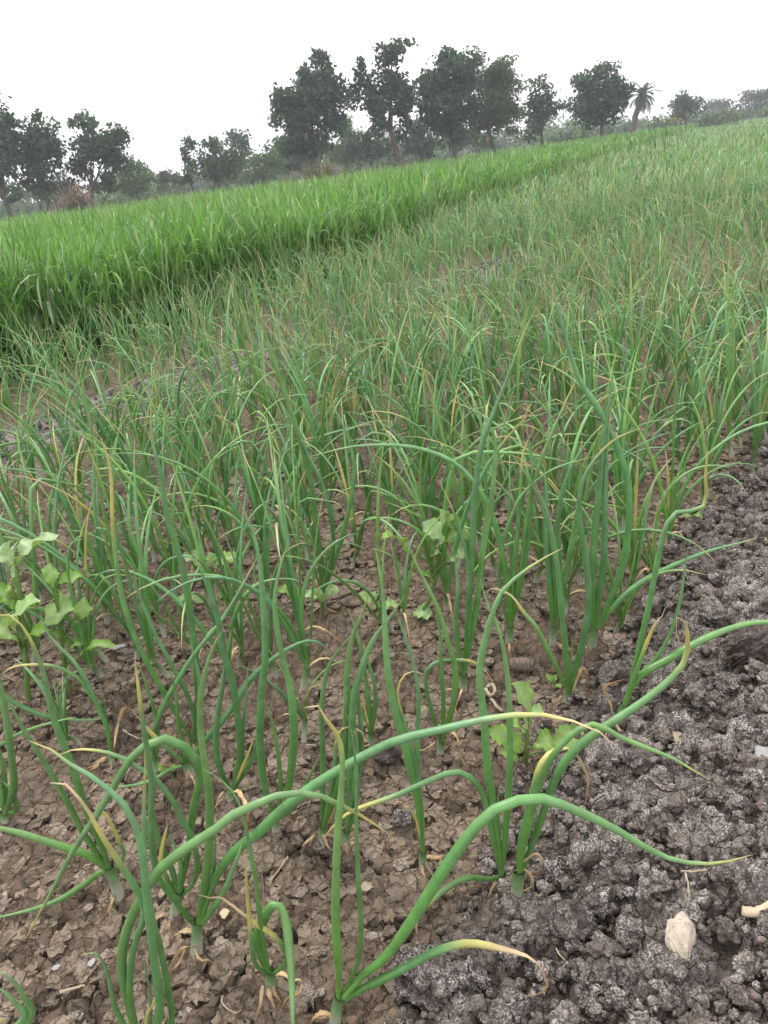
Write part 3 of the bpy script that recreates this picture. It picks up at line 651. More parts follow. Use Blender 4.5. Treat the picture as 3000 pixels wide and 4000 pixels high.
HERO_BASES = []
def hero(label, crop, base, neck, leaves, r=0.0058, seed=1, name='onion_plant'):
    """leaves: (crop or None, points from the neck outwards, width mm, yellow from, dry from[, kind[, turn in degrees]])"""
    rng = np.random.default_rng(seed)
    b = at(*px(crop, base)); HERO_BASES.append(b)
    nk = on_plane(*px(crop, neck), b, 0.0) if neck else b + GR([0, 0, 0.035])
    if nk[2] < b[2] + 0.02: nk[2] = b[2] + 0.02
    o = empty(name, b); tag(o, label, 'onion plant', 'onion plants in the bed')
    stem_obj(b, nk, r, o, b)
    kq = 6; tq = np.linspace(0, 1, kq); ax_ = (nk - b); hq = rng.uniform(.25, .5)
    Pq = b - GR([0, 0, .008]) + ax_ * (tq * hq)[:, None]; Rq = r * np.interp(tq, [0, .35, .8, 1], [1.35, 1.32, 1.12, 1.2])
    Cq = GR([.34, .235, .175]) * rng.uniform(.8, 1.15) * (1 - .25 * tq[:, None]) + GR([.30, .27, .22]) * .25 * tq[:, None]
    Vq, Qq, Cq2 = tubes(Pq[None], Rq[None], [[1, .2, 0]], Cq[None], 10, np.ones((1, kq)))
    Vq = Vq.reshape(kq, 10, 3); Vq[-1] += ax_ * rng.uniform(-.16, .12, (10, 1)); Vq[-2] += ax_ * rng.uniform(-.05, .03, (10, 1))
    mesh('dry_sheath', Vq.reshape(-1, 3) - b, Qq, M_DRY, o, Cq2)
    for q_ in range(3):      # withered outer leaf bits lying about the foot
        az = rng.uniform(0, 6.28); L_ = rng.uniform(.018, .045); tt = np.linspace(0, 1, 5)[:, None]
        Pw = b + GR([math.cos(az), math.sin(az), 0]) * (r + L_ * tt) + GR([0, 0, 1.]) * (.014 * (1 - tt) ** 1.5 + .004) + rng.normal(0, .002, (5, 3))
        Pw[:, 2] = np.maximum(Pw[:, 2], gh(Pw[:, 0], Pw[:, 1]) + .003)
        leaf_obj(Pw, GR([-math.sin(az), math.cos(az), 0]), rng.uniform(.003, .006), .3, .3, rng.uniform(.6, 1), 0, o, b, seed * 77 + q_, 'dry', 8)
    for i, L in enumerate(leaves):
        cr, pts, w, yel, dry = L[:5]; kind = L[5] if len(L) > 5 else 'leaf'
        pref = math.radians(L[6]) if len(L) > 6 else math.radians(rng.uniform(-24, 24))
        cr = cr or crop; best = None
        uvp = [px(cr, q) for q in pts]
        start = nk if kind == 'leaf' else b * .45 + nk * .55
        for dphi in np.radians(np.arange(-75, 76, 5)):
            phi = pref + dphi
            if abs(phi) > 1.4: continue
            P = np.array([on_plane(u, v, start, phi) for u, v in uvp])
            q = P - CAM
            if np.any(q @ FWD < 0.25): continue
            g = gh(P[:, 0], P[:, 1]) + (0.007 if kind == 'leaf' else 0.002)
            low = np.clip(g - P[:, 2], 0, None).max(); ln = np.linalg.norm(np.diff(P, axis=0), axis=1).sum()
            sc = abs(dphi) * 0.25 + low * 25 + max(0, ln - 0.62) * 4 + max(0, P[:, 2].max() - 0.62) * 4
            if best is None or sc < best[0]: best = (sc, phi, P, g)
        if best is None or best[0] > 0.35:
            # a leaf that comes towards or goes away from the viewer: even change of distance along it
            sl_ = np.r_[0, np.cumsum([math.hypot(uvp[i_ + 1][0] - uvp[i_][0], uvp[i_ + 1][1] - uvp[i_][1]) for i_ in range(len(uvp) - 1)])]; sl_ /= sl_[-1]
            z0 = float((start - CAM) @ FWD)
            for dz in np.arange(-.42, .43, .04):
                if z0 + dz < .3: continue
                P = np.array([CAM + ray(*q_) * (z0 + dz * s_) for q_, s_ in zip(uvp, sl_)])
                g = gh(P[:, 0], P[:, 1]) + (0.007 if kind == 'leaf' else 0.002)
                low = np.clip(g - P[:, 2], 0, None).max(); ln = np.linalg.norm(np.diff(P, axis=0), axis=1).sum()
                sc = .05 + abs(dz) * .3 + low * 25 + max(0, ln - 0.7) * 4 + max(0, P[:, 2].max() - 0.62) * 4
                if best is None or sc < best[0]: best = (sc, 0.0, P, g)
        if best is None: continue
        _, phi, P, g = best
        P[:, 2] = np.maximum(P[:, 2], g)
        if kind == 'leaf':
            P[0] = nk - (nk - b) * 0.25
            if np.linalg.norm(P[1] - P[0]) < 0.012: P = np.delete(P, 1, 0)
        N = GR([-math.sin(phi), math.cos(phi), 0.0])
        leaf_obj(P, N, w * .00100, yel, dry, rng.uniform(.82, 1.2), rng.uniform(-.15, .35), o, b, seed * 31 + i, kind, pale0=0.3)
    return o

hero('big foreground onion at the bottom edge with thick crossing leaves', 'K2', (945, 1560), (945, 1470), [
  ('K3', [(-720, 2680), (-789, 2488), (-839, 2294), (-869, 2144), (-859, 1964), (-809, 1804), (-729, 1644), (-629, 1494), (-459, 1354), (-259, 1224), (-120, 1110), (0, 1065), (150, 1005), (300, 990), (430, 1015), (560, 1075), (700, 1150), (860, 1255)], 12, .93, .99),
  (None, [(1040, 1440), (1035, 1150), (1000, 850), (970, 600), (950, 400), (930, 200), (890, 0), (820, -154), (740, -244), (630, -334), (540, -394), (450, -444), (350, -524), (250, -564), (190, -590)], 11, .97, 1.1),
  (None, [(1110, 1440), (1108, 1244), (1085, 1000), (1045, 780), (985, 560), (945, 300), (932, 50), (935, -244), (940, -400), (935, -520)], 9, .93, 1.1),
  (None, [(890, 1440), (850, 1150), (845, 900), (880, 700), (935, 560), (925, 450), (870, 350), (800, 240), (740, 150), (640, -10), (560, -155), (490, -250), (420, -315), (345, -330), (318, -300), (350, -265), (400, -230)], 8.5, .74, .84),
  (None, [(985, 1400), (975, 1100), (945, 900), (930, 810)], 4.5, 1.1, 1.2),
  (None, [(830, 1440), (765, 1180), (720, 1020), (690, 900), (640, 800), (590, 785), (515, 800)], 6.5, 1.0, 1.2),
  (None, [(910, 1400), (950, 1210), (1000, 1100), (1060, 1000)], 5.5, .3, .95)], .0075, 1)
hero('onion with exposed white bulb and papery sheath beside the thick crossing leaves', 'K2', (1265, 800), (1283, 575), [
  ('K1', [(1290, 1800), (1310, 1680), (1340, 1490), (1360, 1244), (1350, 950), (1305, 650), (1300, 380), (1340, 170), (1395, 20), (1447, -68)], 11, 1.02, 1.2),
  ('K1', [(1270, 1790), (1130, 1684), (1030, 1544), (985, 1344), (978, 1150), (985, 950), (960, 760), (935, 600), (905, 380), (880, 170), (865, 90), (885, 68), (930, 30), (950, 0)], 9, .83, .89),
  ('K3', [(-349, 1804), (-280, 1590), (-219, 1464), (-100, 1335), (0, 1264), (150, 1120), (330, 975), (600, 805), (900, 655), (1200, 580), (1450, 520), (1640, 490), (1800, 478), (1990, 510), (2120, 545), (2220, 595), (2300, 670), (2350, 705)], 13, .86, .90),
  (None, [(1300, 570), (1420, 440), (1500, 270), (1570, 80), (1580, 30)], 8, 1.1, 1.2),
  (None, [(1290, 540), (1370, 330), (1395, 130), (1395, 20)], 6, 1.1, 1.2),
  (None, [(1245, 640), (1180, 640), (1120, 690), (1095, 745)], 9, .3, .3, 'dry'), (None, [(1265, 745), (1200, 745), (1140, 800), (1110, 880), (1110, 960)], 5, -1, .3, 'dry')], .0072, 2)
hero('leaning onion with a white neck left of the big foreground onion', 'K2', (780, 430), (705, 225), [
  (None, [(690, 215), (600, 165), (450, 110), (250, 45), (100, 0), (-100, -40), (-220, -50)], 11.5, 1.1, 1.2),
  ('K1', [(700, 1454), (650, 1314), (590, 1180), (540, 1040), (480, 860), (420, 700), (365, 560), (325, 420), (285, 230), (245, 110), (200, 0), (150, -80), (90, -150), (0, -175), (-40, -160)], 11.5, .88, .97),
  ('K1', [(690, 1455), (600, 1340), (530, 1235), (470, 1110), (400, 990), (330, 860), (240, 720), (130, 540), (40, 370), (0, 280), (-30, 230)], 7.5, 1.1, 1.2),
  (None, [(690, 265), (650, 260), (560, 330), (400, 430), (250, 490), (100, 530), (0, 550), (-80, 565)], 8, 1.1, 1.2),
  (None, [(790, 330), (802, 150), (770, 60), (730, -30), (690, -104), (630, -164), (605, -214), (620, -234), (660, -194)], 6.5, .42, .8)], .0072, 3)
hero('onion whose longest leaf arches over, pointing down left to a yellow tip', 'K2', (1115, 600), (1165, 385), [
  (None, [(1175, 360), (1200, 220), (1230, 60), (1245, -100), (1280, -260), (1300, -380), (1270, -470), (1200, -545), (1110, -600), (1000, -590), (890, -520), (800, -410), (720, -260), (560, -10), (480, 110), (400, 260), (300, 450), (220, 590), (160, 710)], 12.5, .94, 1.05),
  (None, [(1170, 450), (1250, 340), (1278, 220), (1255, 60), (1190, -60), (1120, -200), (1010, -340), (900, -415), (820, -465), (700, -515), (560, -535), (460, -530), (390, -500), (340, -480)], 9, .86, .92),
  (None, [(1150, 380), (1080, 300), (1045, 200), (1055, 80), (1085, -50), (1085, -180)], 7.5, .35, .75),
  (None, [(1150, 370), (1120, 260), (1060, 120), (1000, -30), (985, -200), (1000, -330), (1030, -480)], 8, 1.1, 1.2),
  (None, [(1165, 360), (1172, 220), (1130, 90), (1100, 0)], 7, 1.1, 1.2)], .0066, 4)
hero('onion with a sharply folded pale leaf hanging past the bottom edge of the picture', 'K4', (90, 1035), (95, 900), [
  (None, [(90, 880), (30, 800), (10, 680), (40, 590), (90, 490), (140, 465), (180, 530), (205, 650), (225, 850), (235, 1100), (240, 1300), (245, 1420)], 11.5, 1.1, 1.2),
  (None, [(105, 890), (190, 850), (185, 760), (110, 670), (0, 595), (-100, 515), (-210, 440), (-310, 415), (-385, 410)], 7, .42, .6),
  (None, [(65, 930), (0, 860), (-30, 700), (-50, 480), (-65, 250), (-75, 100)], 6.5, .45, .97),
  (None, [(80, 880), (60, 780), (30, 600), (0, 330), (-40, 100), (-80, -80), (-130, -230), (-220, -330), (-310, -390), (-355, -415)], 6, 1.1, 1.2),
  (None, [(115, 940), (150, 915), (190, 925), (230, 960), (290, 960), (280, 1040), (200, 1080), (155, 1170)], 6, .3, .3, 'dry')], .0062, 5)
hero('onion at the bottom edge with wide fanned leaves, beside the large split clod', 'K4', (495, 1280), (545, 1065), [
  (None, [(550, 1020), (535, 880), (520, 700), (515, 450), (522, 200), (530, 0), (555, -300), (560, -480), (535, -620), (480, -690), (435, -760), (400, -820), (345, -842), (315, -820), (320, -760), (345, -710)], 10.5, .83, .90),
  (None, [(575, 1000), (640, 900), (670, 780), (680, 600), (665, 350), (655, 100), (650, -100), (645, -400), (630, -600), (600, -720), (585, -770)], 5.8, 1.1, 1.2),
  (None, [(585, 1020), (680, 940), (850, 800), (1000, 590), (1120, 400), (1220, 240), (1320, 100), (1420, -30), (1520, -130), (1659, -190), (1780, -224), (1910, -204), (2060, -144), (2220, -74), (2360, 0), (2510, 90), (2660, 165), (2810, 200), (2960, 205), (3110, 180), (3220, 145)], 12.5, .955, .98),
  (None, [(580, 1090), (700, 1010), (850, 940), (1000, 860), (1150, 780), (1300, 730), (1400, 720), (1500, 735), (1600, 755), (1659, 775), (1750, 800), (1810, 840), (1850, 900), (1880, 960), (1895, 1030), (1810, 1055), (1710, 1065)], 10, .53, .61),
  (None, [(500, 1190), (430, 1170), (380, 1200), (350, 1244)], 8, .3, .3, 'dry')], .0066, 6)
hero('onion on the bund foot with two straight leaves and a drooping pale one', 'K4', (1590, 350), (1592, 265), [
  ('K3', [(1590, 1540), (1580, 1400), (1555, 1200), (1525, 1000), (1498, 800), (1478, 500), (1448, 250), (1470, 60), (1542, -199), (1610, -334), (1789, -484), (1992, -597)], 12, .97, .99),
  ('K3', [(1600, 1520), (1612, 1300), (1635, 1000), (1647, 700), (1640, 350), (1610, 100), (1565, -95), (1500, -230), (1452, -402)], 8.5, 1.1, 1.2),
  ('K3', [(1580, 1500), (1540, 1300), (1500, 1100), (1470, 1000), (1420, 920), (1340, 862), (1250, 860), (1100, 920), (900, 1010), (750, 1060), (640, 1100), (560, 1150), (480, 1230), (440, 1290), (470, 1350)], 9.5, .76, .93),
  (None, [(1590, 325), (1500, 305), (1400, 295), (1300, 325), (1200, 390), (1110, 470), (1030, 545), (1045, 620), (1050, 740)], 8.5, .66, .70),
  ('K3', [(1578, 1300), (1570, 1100), (1572, 950)], 4, 1.1, 1.2)], .0062, 7)
hero('onion on the cloddy bund with a white base ringed by a dry curled leaf', 'K6', (25, 470), (45, 250), [
  ('K5', [(35, 1480), (60, 1300), (110, 1100), (145, 950), (180, 820), (240, 740), (330, 700), (410, 730), (455, 810), (485, 920), (475, 1050), (450, 1100)], 9.5, .50, .62),
  ('K5', [(50, 1480), (70, 1350), (110, 1200), (170, 950), (250, 770), (340, 660), (430, 580), (510, 545), (600, 570), (700, 630), (800, 670), (900, 710), (1050, 770), (1150, 830), (1280, 905)], 10, .96, 1.1),
  ('K5', [(60, 1480), (110, 1380), (160, 1244), (220, 1060), (280, 900), (370, 750), (480, 650), (620, 550), (760, 460), (900, 360), (1020, 260), (1100, 170), (1135, 90), (1140, 0), (1128, -95), (1098, -162), (1066, -147), (1063, -65), (1090, 33)], 11.5, .80, .86),
  (None, [(20, 400), (80, 380), (135, 340), (120, 280), (70, 240), (0, 260), (-20, 300)], 5, .3, .3, 'dry'), (None, [(60, 200), (150, 140), (190, 180), (170, 300)], 4, .3, .3, 'dry')], .0078, 8)
hero('onion leaning to the bund with one thick leaf running out of the right edge', 'D', (1000, 945), (1040, 830), [
  (None, [(1045, 830), (1070, 730), (1100, 600), (1150, 380), (1180, 220), (1210, 90), (1245, 10), (1300, 0), (1350, -10), (1385, -30), (1395, -100), (1385, -170), (1400, -230), (1390, -290), (1375, -340), (1345, -345)], 11, .80, .90),
  (None, [(1050, 810), (1090, 720), (1170, 640), (1240, 520), (1280, 380), (1300, 250), (1312, 150)], 7, 1.1, 1.2),
  (None, [(1045, 815), (1080, 740), (1130, 690), (1220, 640), (1340, 570), (1450, 520), (1560, 485), (1659, 475), (1760, 480), (1850, 500)], 13, .95, 1.1),
  (None, [(1060, 780), (1130, 580), (1170, 490), (1220, 420), (1270, 340)], 8, .55, .72),
  (None, [(1000, 890), (985, 860), (975, 820), (950, 760), (1000, 735), (1055, 720)], 8, .3, .3, 'dry')], .0066, 9)
hero('large upright onion with a cluster of thick straight leaves near the bund', 'D', (890, 630), (910, 500), [
  (None, [(895, 520), (888, 400), (870, 200), (845, 20), (850, -100), (880, -180), (930, -250), (990, -310), (1060, -345), (1110, -365)], 12, .86, .92),
  (None, [(905, 480), (900, 300), (910, 100), (930, -100), (950, -300), (985, -560), (990, -640)], 13, 1.0, 1.2),
  (None, [(930, 470), (930, 350), (950, 200), (955, 0), (960, -200), (975, -420)], 12, 1.0, 1.2),
  (None, [(950, 460), (990, 350), (1040, 200), (1060, 0), (1050, -150), (1000, -300), (940, -420), (850, -560), (800, -700), (760, -850), (707, -1030)], 13, .98, 1.2),
  (None, [(960, 450), (1000, 330), (998, 200), (1002, 120)], 5, 1.1, 1.2),
  (None, [(945, 460), (1000, 400), (1100, 310), (1250, 230), (1400, 170), (1530, 135), (1620, 110)], 10, .95, .98),
  (None, [(880, 480), (860, 410), (830, 370), (815, 360)], 7, -1, .2, 'dry')], .0080, 10)
hero('onion with a brown withered tip arching left, at the foot of the bund', 'D', (790, 820), (797, 770), [
  (None, [(790, 790), (760, 700), (710, 600), (660, 500), (600, 430), (560, 370), (510, 335), (460, 330), (445, 355)], 10, .70, .74),
  (None, [(800, 760), (785, 600), (765, 400), (750, 240), (725, 80), (690, -40), (650, -130)], 9.5, 1.0, 1.2),
  (None, [(815, 750), (850, 600), (880, 430), (885, 280), (870, 100)], 12, 1.0, 1.2),
  (None, [(805, 790), (840, 700), (860, 675), (875, 700), (885, 780)], 9, -1, .4, 'dry'), (None, [(808, 750), (812, 600), (808, 510)], 4, 1.1, 1.2)], .006, 11)
hero('upright onion with a pale base just left of the large upright cluster', 'D', (725, 590), (735, 490), [
  (None, [(730, 520), (740, 350), (725, 150), (690, 0), (640, -120), (560, -240)], 11, .95, 1.1), (None, [(735, 500), (715, 300), (700, 100), (700, -100), (690, -200)], 11, 1.0, 1.2),
  (None, [(745, 450), (765, 350), (800, 200), (840, -20), (850, -200), (855, -330)], 12, 1.0, 1.2), (None, [(745, 450), (760, 250), (750, 50), (790, -150), (900, -330), (1010, -420)], 9, .93, 1.2)], .0066, 12)
hero('dense upright onion in mid bed whose long leaf arches far to the left', 'D', (540, 590), (545, 490), [
  (None, [(545, 480), (530, 300), (480, 50), (400, -110), (300, -215), (150, -275), (0, -290), (-150, -280), (-320, -240)], 12, .97, 1.1),
  (None, [(545, 500), (550, 350), (575, 100), (590, -100), (600, -250), (640, -345), (655, -375)], 11, .82, .95),
  (None, [(550, 500), (590, 250), (620, 0), (670, -200), (760, -420), (840, -595)], 11, .92, 1.1),
  (None, [(540, 500), (500, 330), (510, 150), (560, 0), (600, -80), (720, -180), (870, -230), (910, -242)], 8.5, .97, 1.1),
  (None, [(555, 480), (610, 200), (630, 0), (640, -200), (610, -400)], 11, 1.0, 1.2)], .0075, 13)
hero('onion with a very long leaf leaning right, beside the light green weed in mid bed', 'D', (340, 790), (345, 700), [
  (None, [(345, 690), (360, 500), (385, 100), (395, -100), (420, -280), (470, -420), (530, -570), (600, -760), (655, -880)], 13, .94, 1.1),
  (None, [(335, 700), (310, 500), (320, 330), (300, 150)], 9, 1.0, 1.2), (None, [(345, 690), (400, 400), (430, 150), (470, -100), (480, -300), (440, -400), (380, -450)], 11, 1.0, 1.2),
  (None, [(340, 690), (370, 450), (360, 200), (300, 0), (240, -130)], 10, .9, 1.1),
  (None, [(338, 760), (325, 800), (310, 850), (320, 890)], 6, .3, .3, 'dry')], .0075, 14)
hero('onion in mid bed with one leaf arched right to a yellow withered end', 'K3', (1190, 735), (1205, 655), [
  (None, [(1190, 640), (1150, 500), (1110, 350), (1100, 220), (1150, 155), (1250, 130), (1380, 135), (1440, 165), (1500, 220), (1540, 290), (1550, 340)], 8, .70, .80),
  (None, [(1215, 610), (1215, 400), (1200, 200), (1195, 0), (1180, -150), (1150, -300)], 7.5, 1.0, 1.2),
  (None, [(1230, 620), (1270, 450), (1290, 300), (1285, 150), (1240, 0), (1180, -200), (1060, -450), (1000, -600)], 9.5, 1.0, 1.2),
  (None, [(1215, 710), (1270, 670), (1310, 650)], 5, .3, .3, 'dry'), (None, [(1215, 690), (1270, 600), (1310, 650), (1330, 760), (1380, 840), (1480, 905)], 4.5, -1, .3, 'dry')], .006, 15)
hero('onion between the thick diagonal leaf and the cracked plates, leaves nearly vertical', 'K3', (120, 1235), (130, 1150), [
  (None, [(115, 1150), (70, 1000), (40, 850), (25, 600), (40, 300), (60, 100), (36, -380), (-9, -665), (-110, -900)], 11, 1.0, 1.2),
  (None, [(150, 1150), (160, 1000), (150, 800), (120, 600), (80, 450), (50, 380)], 7, 1.0, 1.2),
  (None, [(150, 1130), (190, 1060), (220, 900), (245, 650), (235, 400), (210, 250), (170, 100), (140, -50), (120, -250), (150, -450), (210, -640)], 11, 1.0, 1.2),
  (None, [(150, 1180), (220, 1110), (280, 1040), (340, 900), (420, 740)], 7, 1.0, 1.2)], .006, 16)
hero('onion with a yellow arched leaf tip, left of the twin onions behind the diagonal leaf', 'K4', (420, 70), (435, -40), [
  ('K3', [(430, 1180), (430, 1000), (435, 800), (425, 500), (440, 300), (480, 150), (550, 50), (640, -60)], 8, 1.0, 1.2),
  ('K3', [(445, 1180), (480, 1000), (510, 800), (520, 660), (560, 575), (620, 565), (670, 590), (700, 640)], 8, .72, .84),
  ('K3', [(450, 1180), (540, 900), (580, 600), (590, 400), (590, 200), (620, 0), (680, -150), (730, -300)], 11, 1.0, 1.2),
  ('K3', [(455, 1190), (490, 1130), (510, 1060), (515, 960)], 6, .2, .98), (None, [(435, 10), (470, 100), (515, 135)], 5, .3, .3, 'dry')], .006, 17)
hero('onion with mottled leaves and a dry curl at its base, behind the diagonal leaf', 'K4', (580, 110), (590, -10), [
  ('K3', [(590, 1200), (610, 900), (620, 700), (630, 400), (680, 200), (760, 0), (850, -120), (960, -280)], 11, 1.0, 1.2),
  ('K3', [(620, 1180), (640, 900), (655, 700), (640, 600), (600, 500), (580, 480)], 9, .93, 1.1), ('K3', [(600, 1190), (645, 1100), (660, 950), (650, 800), (600, 715)], 7, .9, 1.1),
  ('K3', [(600, 1200), (660, 900), (680, 600), (660, 300), (690, 130)], 9, 1.0, 1.2),
  (None, [(585, 60), (640, 30), (640, -30), (600, -50), (560, -20), (570, 20)], 5, .3, .3, 'dry')], .0056, 18)
hero('onion with one stiff and one withered hooked leaf, between twin onions and bund', 'K4', (1082, 240), (1082, 120), [
  ('K3', [(1080, 1350), (1060, 1100), (1020, 900), (960, 650), (900, 450), (860, 250), (840, 0), (830, -200), (810, -400), (770, -600)], 11.5, 1.0, 1.2),
  ('K3', [(1075, 1340), (1050, 900), (990, 650), (950, 500), (918, 380), (930, 280), (980, 210), (1030, 200), (1090, 225)], 8.5, .8, .93),
  ('K3', [(1085, 1340), (1060, 1000), (1045, 700), (1055, 400), (1040, 250), (1000, 80), (960, -30), (900, -220)], 7, 1.0, 1.2),
  ('K3', [(1070, 1340), (1050, 1200), (1000, 1100), (930, 1050), (890, 1090)], 6, .35, .7)], .0056, 19)
hero('small onion with a pale neck behind the thick diagonal leaf', 'K3', (750, 705), (745, 600), [
  (None, [(745, 600), (720, 530), (690, 480), (660, 380)], 7, 1.0, 1.2), (None, [(745, 580), (735, 450), (710, 250), (690, 100), (650, -50), (600, -200)], 8, 1.0, 1.2),
  (None, [(760, 580), (775, 400), (760, 250), (720, 120), (690, 0)], 7, .9, 1.2), (None, [(750, 590), (700, 420), (690, 300)], 5, .3, .8)], .0052, 20)
hero('onion cut by the left edge in front of the leaning white necked onion', 'K1', (30, 1180), (30, 1120), [
  (None, [(40, 1110), (90, 950), (60, 650), (20, 400), (-20, 200), (-60, 0)], 13, 1.0, 1.2), (None, [(20, 1120), (0, 950), (-40, 800)], 9, 1.0, 1.2),
  (None, [(60, 1170), (105, 1100), (80, 980), (30, 930), (-30, 900)], 8, 1.0, 1.2), (None, [(30, 1110), (30, 900), (-10, 700), (-60, 560)], 8, 1.0, 1.2)], .0062, 21)
hero('onion rooted beyond the left edge whose long leaf curls across to the dry stems', 'K1', (-330, 700), (-310, 560), [
  (None, [(-300, 540), (-240, 300), (-160, 245), (-80, 285), (0, 340), (100, 410), (250, 480), (400, 510), (550, 520), (650, 510), (700, 480), (700, 450)], 11.5, .97, .985),
  (None, [(-290, 560), (-150, 700), (0, 680), (120, 610), (220, 570), (320, 540), (420, 515), (490, 500)], 9, .98, 1.1), (None, [(-320, 540), (-330, 200), (-280, -100)], 10, 1, 1.2)], .0065, 22)
hero('thin onion with a long yellowing leaf looping left toward the big weed', 'K1', (725, 815), (722, 720), [
  (None, [(715, 690), (670, 480), (600, 380), (530, 270), (430, 200), (330, 165), (220, 160), (100, 170), (20, 210), (45, 245), (110, 262)], 8, .74, .86),
  (None, [(725, 700), (690, 560), (620, 400), (550, 250), (470, 130), (370, 30), (300, -60), (260, -170)], 8.5, 1.0, 1.2), (None, [(730, 700), (690, 500), (660, 350), (648, 290)], 3.5, 1.1, 1.2),
  (None, [(735, 890), (750, 620), (790, 460), (830, 440), (910, 520)], 8, .3, .3, 'dry'), (None, [(735, 780), (745, 600), (800, 470), (885, 365)], 5, .3, .3, 'dry')], .005, 23)
hero('leaning onion with a bulging pale bulb below the long arching leaf', 'K1', (1245, 885), (1195, 785), [
  (None, [(1180, 770), (1050, 670), (950, 570), (890, 490), (830, 440), (790, 470)], 8.5, .45, .62),
  (None, [(1215, 780), (1290, 700), (1400, 570), (1500, 450), (1620, 260), (1760, 130), (1900, 40), (2000, 5), (2090, 30), (2150, 120)], 10.5, 1.0, 1.2),
  (None, [(1190, 775), (1100, 840), (1020, 890), (920, 930), (780, 950), (700, 935), (660, 930)], 6.5, .85, .94), (None, [(1195, 770), (1160, 560), (1140, 350), (1100, 180)], 7, 1, 1.2)], .0074, 24)
hero('onion with a broad dark leaf fan and yellow inner leaf beside the bulging bulb', 'K1', (1480, 1035), (1510, 965), [
  (None, [(1500, 960), (1440, 870), (1400, 720), (1410, 500), (1440, 300), (1470, 100), (1500, -60)], 9.5, 1.0, 1.2), (None, [(1520, 930), (1560, 780), (1540, 500), (1500, 250), (1440, 50), (1410, -150), (1340, -350), (1260, -560)], 12.5, 1.0, 1.2),
  (None, [(1540, 920), (1620, 800), (1659, 700), (1690, 550), (1700, 400)], 9, 1.0, 1.2), (None, [(1530, 930), (1540, 800), (1570, 650), (1590, 400), (1610, 150)], 7, 1.0, 1.2), (None, [(1545, 920), (1600, 760), (1640, 650), (1652, 600)], 7, .25, 1.1),
  (None, [(1505, 985), (1540, 980), (1590, 1060), (1610, 1150), (1600, 1260)], 7, -1, .3, 'dry')], .0062, 25)
hero('onion with tall thick crossing leaves, one turning yellow high above the big weed', 'K1', (1245, 705), (1248, 640), [
  ('C', [(825, 990), (720, 800), (620, 620), (560, 480), (520, 330), (495, 150), (485, 0), (480, -150), (460, -260), (440, -310), (400, -370)], 11, .74, .96),
  (None, [(1255, 660), (1260, 500), (1200, 320), (1150, 230), (1080, 100), (1000, -50), (900, -300), (860, -480)], 9, 1.0, 1.2),
  ('C', [(845, 960), (860, 880), (850, 700), (830, 500), (790, 250), (740, 80), (715, -20), (690, -180), (655, -330), (652, -510)], 12, .95, 1.2), (None, [(1240, 650), (1280, 480), (1290, 250), (1230, 0)], 8, 1, 1.2)], .0072, 26)
hero('onion whose thick leaf leans right in a straight diagonal to a yellow point', 'K1', (1010, 855), (1005, 760), [
  ('C', [(665, 1040), (655, 990), (700, 850), (760, 740), (850, 600), (950, 480), (1040, 330), (1120, 180)], 10.5, .93, 1.1), (None, [(1000, 750), (930, 500), (900, 300), (890, 180)], 7, .9, 1.1), (None, [(1010, 740), (1020, 560), (960, 330), (900, 150)], 7.5, 1, 1.2)], .0055, 27)
hero('onion in mid bed with the tallest straight leaf pointing up left', 'C', (1395, 440), (1395, 330), [
  (None, [(1395, 320), (1370, 115), (1350, -85), (1310, -265), (1250, -455), (1180, -665), (1130, -825), (1105, -940)], 12.5, .98, 1.2), (None, [(1400, 320), (1440, 130), (1400, -100), (1330, -250), (1250, -420)], 10, 1, 1.2),
  (None, [(1400, 320), (1480, 100), (1530, -150), (1500, -330), (1420, -490)], 10, 1, 1.2), (None, [(1395, 320), (1330, 150), (1290, -80), (1330, -200)], 8, .9, 1.1)], .0068, 28)
hero('onion cut by the bottom left corner of the picture', 'K2', (-20, 1420), (0, 1330), [
  (None, [(60, 1320), (30, 1240), (-40, 1190)], 5, .3, .9), (None, [(150, 1330), (160, 1200), (90, 1100), (30, 1040), (-30, 1000)], 9, 1, 1.2), (None, [(190, 1330), (200, 1200), (150, 1060), (90, 970), (30, 920), (-30, 900)], 9, 1, 1.2)], .0062, 29)

# the other plants: nearest ones singly, the rest of the stand as one mass
def onion_curve(rng, L, k, droopy):
    """offsets along a leaf in its own vertical plane: outwards, up"""
    t = np.linspace(0, 1, k); th0 = abs(rng.normal(0.14, 0.17)); bend = abs(rng.normal(0.55, 0.6)) if not droopy else rng.uniform(1.5, 2.6)
    p = rng.uniform(1.1, 2.4); th = th0 + bend * t ** p - 0.12 * np.sin(t * math.pi) * rng.random()
    if rng.random() < 0.10: th = th + rng.uniform(.6, 1.6) * ss(-.06, .06, t - rng.uniform(.4, .8))
    st = L / (k - 1); return np.r_[0, np.cumsum(np.sin(th[:-1]) * st)], np.r_[0, np.cumsum(np.cos(th[:-1]) * st)]

